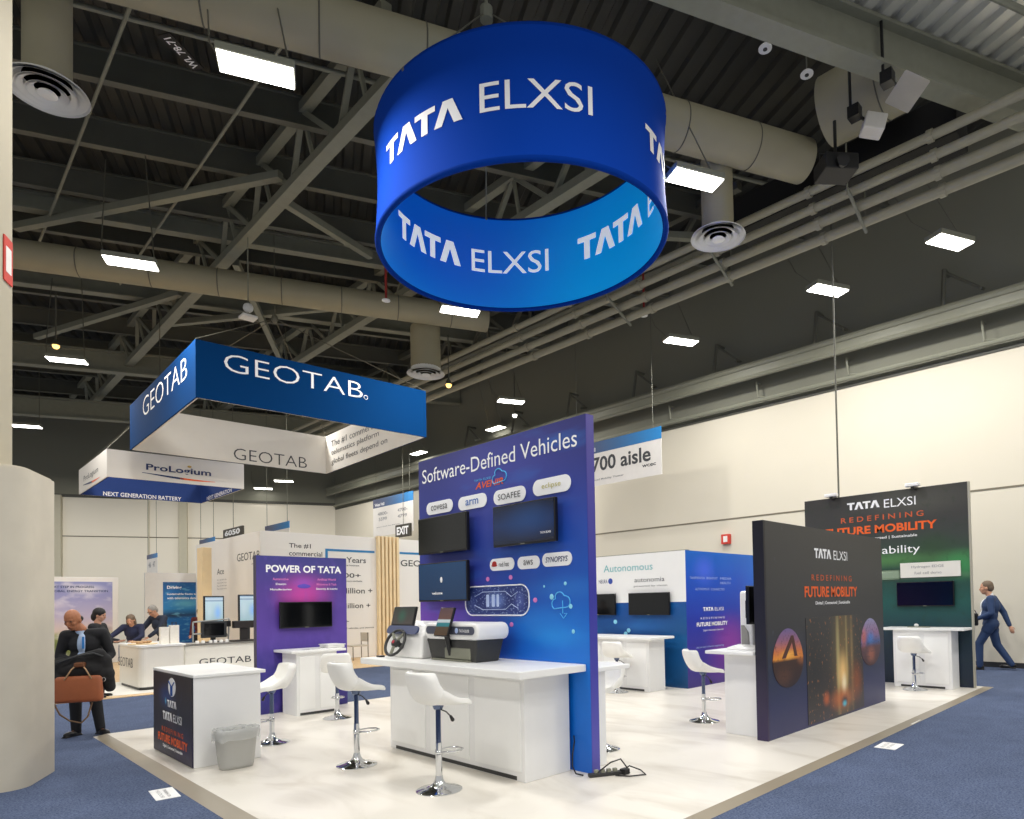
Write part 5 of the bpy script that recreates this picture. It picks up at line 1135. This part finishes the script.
def person(label, loc, heading, J, look, skin, hair, coat, trou, s=1.0, hairstyle='short', shirt=SHIRT, coatlen=.0, bulk=1.0, hs=1.0, shw=.052):
    """J: joints in metres for a 1.75 m figure, x ahead, y to the person's left; R / L keys"""
    h = math.radians(heading); fx_ = V((math.cos(h), math.sin(h), 0)); ly = V((-math.sin(h), math.cos(h), 0)); base = V(loc)
    W = lambda p: base+(fx_*p[0]+ly*p[1]+V((0, 0, p[2])))*s
    G = {q: W(v) for q, v in J.items() if q[:3] not in ('toe', 'pal')}
    la = math.radians(look[0]); lt = math.radians(look[1])
    hf = (fx_*math.cos(la)+ly*math.sin(la)); hl = V((-hf.y, hf.x, 0)); hd = (hf*math.cos(lt)+V((0, 0, math.sin(lt)))).normalized(); hu = hl.cross(hd)*-1 if hl.cross(hd).z < 0 else hd.cross(hl)*-1
    hu = hd.cross(-hl) if hd.cross(-hl).z > 0 else hd.cross(hl)
    hc = G['head']; H = lambda a, b_, c: hc+(hd*a+hl*b_+hu*c)*s
    hax = (hd, hl, hu)
    K_ = s; k = s*hs
    H = lambda a, b_, c: hc+(hd*a+hl*b_+hu*c)*s*hs
    b = B()
    b.ell(hc+hu*.02*k, (.098*k, .077*k, .105*k), ax=hax); b.ell(H(.02, 0, -.06), (.07*k, .058*k, .07*k), ax=hax); b.ell(H(.045, 0, -.095), (.035*k, .036*k, .03*k), ax=hax)
    b.ell(H(.098, 0, -.03), (.022*k, .014*k, .03*k), ax=hax, n=8, m=6); b.ell(H(.084, 0, .022), (.016*k, .05*k, .011*k), ax=hax, n=8, m=6); b.ell(H(.085, 0, -.074), (.014*k, .024*k, .01*k), ax=hax, n=8, m=6)
    for q in (1, -1): b.ell(H(-.005, .078*q, -.015), (.02*k, .012*k, .033*k), ax=hax, n=8, m=6); b.ell(H(.055, .04*q, -.03), (.03*k, .026*k, .028*k), ax=hax, n=8, m=6)
    b.cap(G['neck'], H(-.02, 0, -.07), .062*k, .056*k)
    k = s
    tors = [('pelvis', .105, .155, .11), ('belly', .105, .145, .13), ('chest', .12, .165, .16)]
    tax = (fx_, ly, V((0, 0, 1)))
    for nm, a, c, d in tors: b.ell(G[nm], (a*k, c*k, d*k), ax=tax)
    b.cap(G['pelvis'], G['chest'], .1*k); b.cap(G['shL'], G['shR'], .058*k)
    for S in 'LR':
        b.cap(G['sh'+S], G['el'+S], .052*k, .04*k); b.cap(G['el'+S], G['wr'+S], .042*k, .027*k)
        d = (G['wr'+S]-G['el'+S]).normalized(); side = J.get('palm'+S, (0, 1, 0)); sd = (fx_*side[0]+ly*side[1]+V((0, 0, side[2]))); sd = (sd-d*sd.dot(d)).normalized(); nn = d.cross(sd)
        w0 = G['wr'+S]
        b.ell(w0+d*.05*k, (.05*k, .037*k, .016*k), ax=(d, sd, nn), n=10, m=6)
        for i, (o_, l) in enumerate(((-.03, .062), (-.01, .074), (.01, .07), (.03, .055))):     # four fingers, gently curled
            p0 = w0+(d*.085+sd*o_)*k; p1 = p0+(d*l*.5+nn*.012)*k; p2 = p1+(d*l*.4+nn*.03)*k
            b.cap(p0, p1, .0088*k, .008*k, 8); b.cap(p1, p2, .008*k, .007*k, 8)
        t0 = w0+(d*.03+sd*-.03)*k; t1 = t0+(d*.03+sd*-.025+nn*.01)*k; b.cap(t0, t1, .011*k, .009*k, 8); b.cap(t1, t1+(d*.03+nn*.008)*k, .009*k, .008*k, 8)
        b.cap(G['hip'+S], G['kn'+S], .08*k, .056*k); b.cap(G['kn'+S], G['an'+S], .054*k, .036*k)
        td = J.get('toe'+S, (1, 0, 0)); td = (fx_*td[0]+ly*td[1]).normalized()
        b.cap(G['an'+S]-td*.03*k-V((0, 0, .035*k)), G['an'+S]+td*.15*k-V((0, 0, .05*k)), .035*k, .025*k)
    body = remeshed(b, 'person', skin, None, .0075*k, base, 2)
    tag(body, label, 'person')
    def cloth(b, nm, m, vox=.013, sm=4): return remeshed(b, nm, m, body, vox*k, base, sm)
    # jacket
    b = B()
    for nm, a, c, d in tors: b.ell(G[nm]+(V((0, 0, -.03*k)) if nm == 'pelvis' else V((0, 0, 0))), ((a+.028)*k*bulk, (c+.022)*k*bulk, (d+.02)*k), ax=tax)
    b.cap(G['shL'], G['shR'], .078*k); b.cap(G['belly'], G['chest'], .125*k*bulk)
    for S in 'LR':
        b.cap(G['sh'+S], G['el'+S], .075*k, .06*k); e = G['el'+S].lerp(G['wr'+S], .93); b.cap(G['el'+S], e, .06*k, .044*k)
        if coatlen: b.cap(G['hip'+S], G['hip'+S].lerp(G['kn'+S], coatlen), .114*k, .108*k)
    cloth(b, 'jacket', coat)
    b = B()                                                    # shirt front and collar
    if shirt:
        for nm, a, c, d in tors[1:]: b.ell(G[nm]+fx_*.042*k*(bulk*2-1), ((a+.0)*k*bulk, shw*k, (d-.0)*k), ax=tax)
        b.cap(G['neck']-V((0, 0, .035*k)), G['neck']+V((0, 0, .012*k)), .07*k, .064*k)
        cloth(b, 'shirt', shirt, .011, 3)
    b = B()
    b.ell(G['pelvis']-V((0, 0, .02*k)), (.125*k, .165*k, .12*k), ax=tax)
    for S in 'LR':
        b.cap(G['hip'+S], G['kn'+S], .098*k, .078*k); b.cap(G['kn'+S], G['an'+S]-V((0, 0, .01*k)), .076*k, .06*k)
    cloth(b, 'trousers', trou)
    for S in 'LR':
        td = J.get('toe'+S, (1, 0, 0)); td = (fx_*td[0]+ly*td[1]).normalized(); pd = V((-td.y, td.x, 0))
        b = B(); a0 = G['an'+S]-V((0, 0, .045*k)); ax_ = (td, pd, V((0, 0, 1)))
        b.ell(a0+td*.09*k-V((0, 0, .005*k)), (.125*k, .048*k, .036*k), ax=ax_); b.ell(a0-td*.02*k+V((0, 0, .01*k)), (.06*k, .045*k, .05*k), ax=ax_)
        b.box(-.075*k, .205*k, -.042*k, .042*k, -.045*k, -.03*k, ax=ax_, org=a0)
        cloth(b, 'shoe', SHOE, .009, 2)
    # hair
    k = s*hs
    b = B()
    if hairstyle == 'short':
        b.ell(H(-.02, 0, .045), (.104*k, .088*k, .095*k), ax=hax); b.ell(H(-.06, 0, -.0), (.07*k, .082*k, .085*k), ax=hax)
    elif hairstyle == 'bald':
        b.ell(H(-.052, 0, -.012), (.06*k, .08*k, .05*k), ax=hax)
    elif hairstyle == 'bun':
        b.ell(H(-.022, 0, .045), (.115*k, .098*k, .105*k), ax=hax); b.ell(H(-.075, 0, -.04), (.07*k, .085*k, .1*k), ax=hax)
    elif hairstyle == 'long':
        b.ell(H(-.015, 0, .04), (.108*k, .094*k, .092*k), ax=hax); b.ell(H(-.06, 0, -.06), (.065*k, .095*k, .13*k), ax=hax)
        for q in (1, -1): b.ell(H(-.03, .082*q, -.08), (.04*k, .025*k, .11*k), ax=hax)
    cloth(b, 'hair', hair, .009, 2)
    for q in (1, -1):
        b = B(); b.ell(H(.083, .031*q, .003), (.009*k, .013*k, .008*k), 8, 6, ax=hax); b.build('eye', mat('eye_dark', (34, 26, 22), .3), parent=body)
    b = B(); b.ell(H(.093, 0, -.073), (.006*k, .024*k, .006*k), 8, 6, ax=hax); b.build('mouth', mat('lip_tone', (150, 84, 74), .5), parent=body)
    return body, G, H, (fx_, ly)
ST = dict(head=(.02, 0, 1.63), neck=(0, 0, 1.46), chest=(0, 0, 1.26), belly=(0, 0, 1.08), pelvis=(0, 0, .94), shL=(0, .19, 1.40), shR=(0, -.19, 1.40),
          elL=(-.02, .25, 1.11), elR=(-.02, -.25, 1.11), wrL=(.08, .26, .87), wrR=(.08, -.26, .87), hipL=(0, .095, .9), hipR=(0, -.095, .9), knL=(.02, .11, .5), knR=(.02, -.11, .5), anL=(0, .12, .09), anR=(0, -.12, .09))
def pose(**kw):
    d = dict(ST); d.update(kw); return d
# man with the bag: faces the camera, head bowed to his right, coat over his forearm
body, G, H, _ = person('man in black suit and blue shirt holding a brown leather bag at the left edge', (1.78, 11.08, FLZ), -112,
    pose(head=(.10, -.10, 1.60), neck=(.03, -.03, 1.46), shL=(0, .21, 1.40), shR=(.02, -.20, 1.38), elL=(-.06, .30, 1.1), wrL=(.16, .22, .96), elR=(.02, -.27, 1.1), wrR=(.2, -.06, 1.0), palmR=(0, 0, 1), palmL=(0, 0, 1),
         knL=(.05, .14, .5), knR=(.04, -.09, .5), anL=(.02, .19, .09), anR=(.0, -.09, .09), toeL=(.75, .6), toeR=(.9, -.45)),
    (-22, -20), SKIN2, HAIRD, SUITK, SUITK, .985, 'bald', SHIRT, hs=1.14, shw=.085)
b = B(); b.box(-.012, .012, -.002, .004, -.16, 0, ax=(_[1], _[0], (0, 0, 1)), org=G['chest']+_[0]*.172+_[1]*.03+V((0, 0, .1))); b.build('lanyard', mat('lanyard_blue', (40, 130, 210), .5), parent=body)
mf, ml = _
mp_ = lambda a, c, z: V((1.80, 11.06, FLZ))+mf*a+ml*(c+.05)+V((0, 0, z))
# folded black coat over the forearm (held in his arms: a thing of its own)
b = B()
b.cap(mp_(.3, -.27, .98), mp_(.3, .16, 1.1), .07, .085); b.cap(mp_(.3, -.3, .8), mp_(.3, .24, .84), .1, .1); b.cap(mp_(.28, -.3, .96), mp_(.26, -.3, .62), .08, .06); b.cap(mp_(.28, .2, 1.02), mp_(.26, .27, .66), .1, .07); b.cap(mp_(.3, -.05, 1.0), mp_(.3, .0, .8), .12, .12)
b.cap(mp_(.16, -.3, 1.0), mp_(.26, -.22, .96), .08, .08); b.ell(mp_(.3, -.02, .9), (.14, .3, .16), ax=(mf, ml, (0, 0, 1)))
o = remeshed(b, 'folded_coat', mat('black_coat_cloth', (20, 20, 22), .85, var=.25, scale=14), None, .014, mp_(.3, 0, .6), 5); tag(o, 'black coat bundled over the arm of the man with the bag', 'coat')
b = B(); b.tube([mp_(.39, -.25, 1.02), mp_(.405, -.05, 1.1), mp_(.40, .12, 1.13), mp_(.38, .22, 1.08)], .012, 6); b.build('collar_fold', mat('coat_edge_grey', (52, 54, 56), .7), parent=o, smooth=True)
t = thing('leather_bag', mp_(.42, -.03, .5), 'tan brown leather holdall with two handles held by the man in black', 'bag')
ax_ = (ml, mf, V((0, 0, 1)))
b = B(); b.box(-.27, .27, -.075, .075, 0, .34, bev=.05, seg=4, ax=ax_, org=mp_(.45, -.03, .5))
for v in b.b.verts:
    q = (v.co-mp_(.45, -.03, .5)); z_ = max(0, min(1, q.z/.34)); yy = q.dot(mf); v.co -= mf*(yy*.45*z_); v.co -= ml*(q.dot(ml)*.07*z_)
autosmooth(b.build('bag_body', LEATHER, parent=t), 50)
for s_ in (-.085, .085):
    b = B(); b.tube([mp_(.45+s_*.6, -.17, .8), mp_(.44+s_*.4, -.1, .93), mp_(.42+s_*.2, -.045, .99), mp_(.42+s_*.2, .0, .99), mp_(.44+s_*.4, .05, .93), mp_(.45+s_*.6, .12, .8)], .009, 6); b.build('handle', mat('handle_tan', (186, 150, 112), .5), parent=t, smooth=True)
b = B(); b.box(-.06, .06, -.05, .05, -.03, .03, bev=.015, ax=ax_, org=mp_(.42, -.02, .985)); b.build('handle_wrap', mat('wrap_brown', (110, 66, 36), .5), parent=t)
b = B(); b.tube([mp_(.45, -.29, .76), mp_(.48, -.28, .5), mp_(.48, -.22, .36), mp_(.47, -.12, .27), mp_(.46, .0, .23), mp_(.42, .06, .3), mp_(.38, .1, .48)], .011, 6); b.build('shoulder_strap', mat('strap_brown', (120, 92, 66), .6), parent=t, smooth=True)
for s_ in (-.27, .24):
    b = B(); b.tube([mp_(.45, s_+.02*math.cos(k*PI/5), .78+.025*math.sin(k*PI/5)) for k in range(10)], .004, 4, closed=True); b.build('ring', CHROME, parent=t)
# woman behind him
person('woman with dark tied hair in black jacket seen from the side behind the bag man', (2.72, 15.6, FLZ), -35, pose(head=(.04, 0, 1.63), elR=(.1, -.22, 1.12), wrR=(.32, -.12, 1.1), elL=(.1, .22, 1.12), wrL=(.32, .12, 1.1)), (0, -12), SKIN, HAIRD, SUITK, SUITK, .985, 'bun', None)
# pair leaning over the counter
person('woman with long brown hair leaning over the lettered counter, arm stretched out', (3.95, 18.5, FLZ), -118, pose(head=(.3, .0, 1.50), neck=(.2, 0, 1.36), chest=(.12, 0, 1.2), belly=(.04, 0, 1.06), shL=(.16, .18, 1.32), shR=(.18, -.18, 1.32), elR=(.38, -.34, 1.14), wrR=(.62, -.46, 1.0), elL=(.32, .24, 1.1), wrL=(.5, .12, 1.0)), (0, -25), SKIN, HAIRB, mat('navy_top_cloth', (30, 36, 66), .8, var=.1), SUITK, .98, 'long', None)
body, G, H, _ = person('grey haired man in dark jacket bending over the lettered counter', (4.66, 18.85, FLZ), -158, pose(head=(.3, .0, 1.60), neck=(.2, 0, 1.47), chest=(.13, 0, 1.28), belly=(.05, 0, 1.1), shL=(.16, .2, 1.42), shR=(.18, -.2, 1.42), elR=(.34, -.28, 1.18), wrR=(.5, -.2, 1.0), elL=(.3, .26, 1.18), wrL=(.5, .16, 1.0)), (0, -30), SKIN, HAIRG, mat('dark_slate_cloth', (36, 44, 62), .8, var=.1), SUITK, 1.04, 'short', None)
b = B(); b.tube([H(.06, .085, .006), H(.1, .05, .002), H(.105, 0, .004), H(.1, -.05, .002), H(.06, -.085, .006)], .005, 5); b.build('glasses', BLACK, parent=body)
person('person with dark hair half hidden by the blue water poster', (7.0, 24.2, FLZ), -120, pose(), (0, 0), SKIN, HAIRD, mat('maroon_cloth', (96, 36, 40), .8), SUITK, .97, 'bun', None)
# man in the blue suit walking along the right wall
body, G, H, _ = person('man in blue suit striding along the cream wall at right edge', (16.86, 3.43, FLZ), 97,
    pose(head=(.06, 0, 1.625), neck=(.0, 0, 1.465), chest=(-.01, 0, 1.26), belly=(.02, 0, 1.08), shL=(-.02, .20, 1.40), shR=(-.04, -.20, 1.40), elL=(-.04, .27, 1.12), wrL=(.2, .22, 1.02), elR=(-.2, -.27, 1.13), wrR=(-.3, -.2, .86), palmR=(1, 0, 0),
         knL=(.2, .1, .52), anL=(.20, .1, .09), knR=(-.08, -.1, .5), anR=(-.32, -.1, .12), toeR=(1, 0)), (4, 0), SKIN, HAIRB, SUITB, SUITB, 1.125, 'short', SHIRTW, coatlen=.3, bulk=1.13, hs=1.05)
q = G['wrL']+_[0]*.1
t = thing('small_bag', q-V((0, 0, .16)), 'small black pouch carried by the man in blue suit', 'bag')
b = B(); b.box(-.11, .11, -.05, .05, -.16, .12, bev=.03, seg=3, ax=(_[0], _[1], (0, 0, 1)), org=q); b.build('pouch', BLACK, parent=t)
b = B(); b.tube([q+V((0, 0, .1))-_[0]*.08, q+V((0, 0, .18))-_[0]*.05, q+V((0, 0, .18))+_[0]*.05, q+V((0, 0, .1))+_[0]*.08], .01, 6); b.build('handle', BLACK, parent=t)
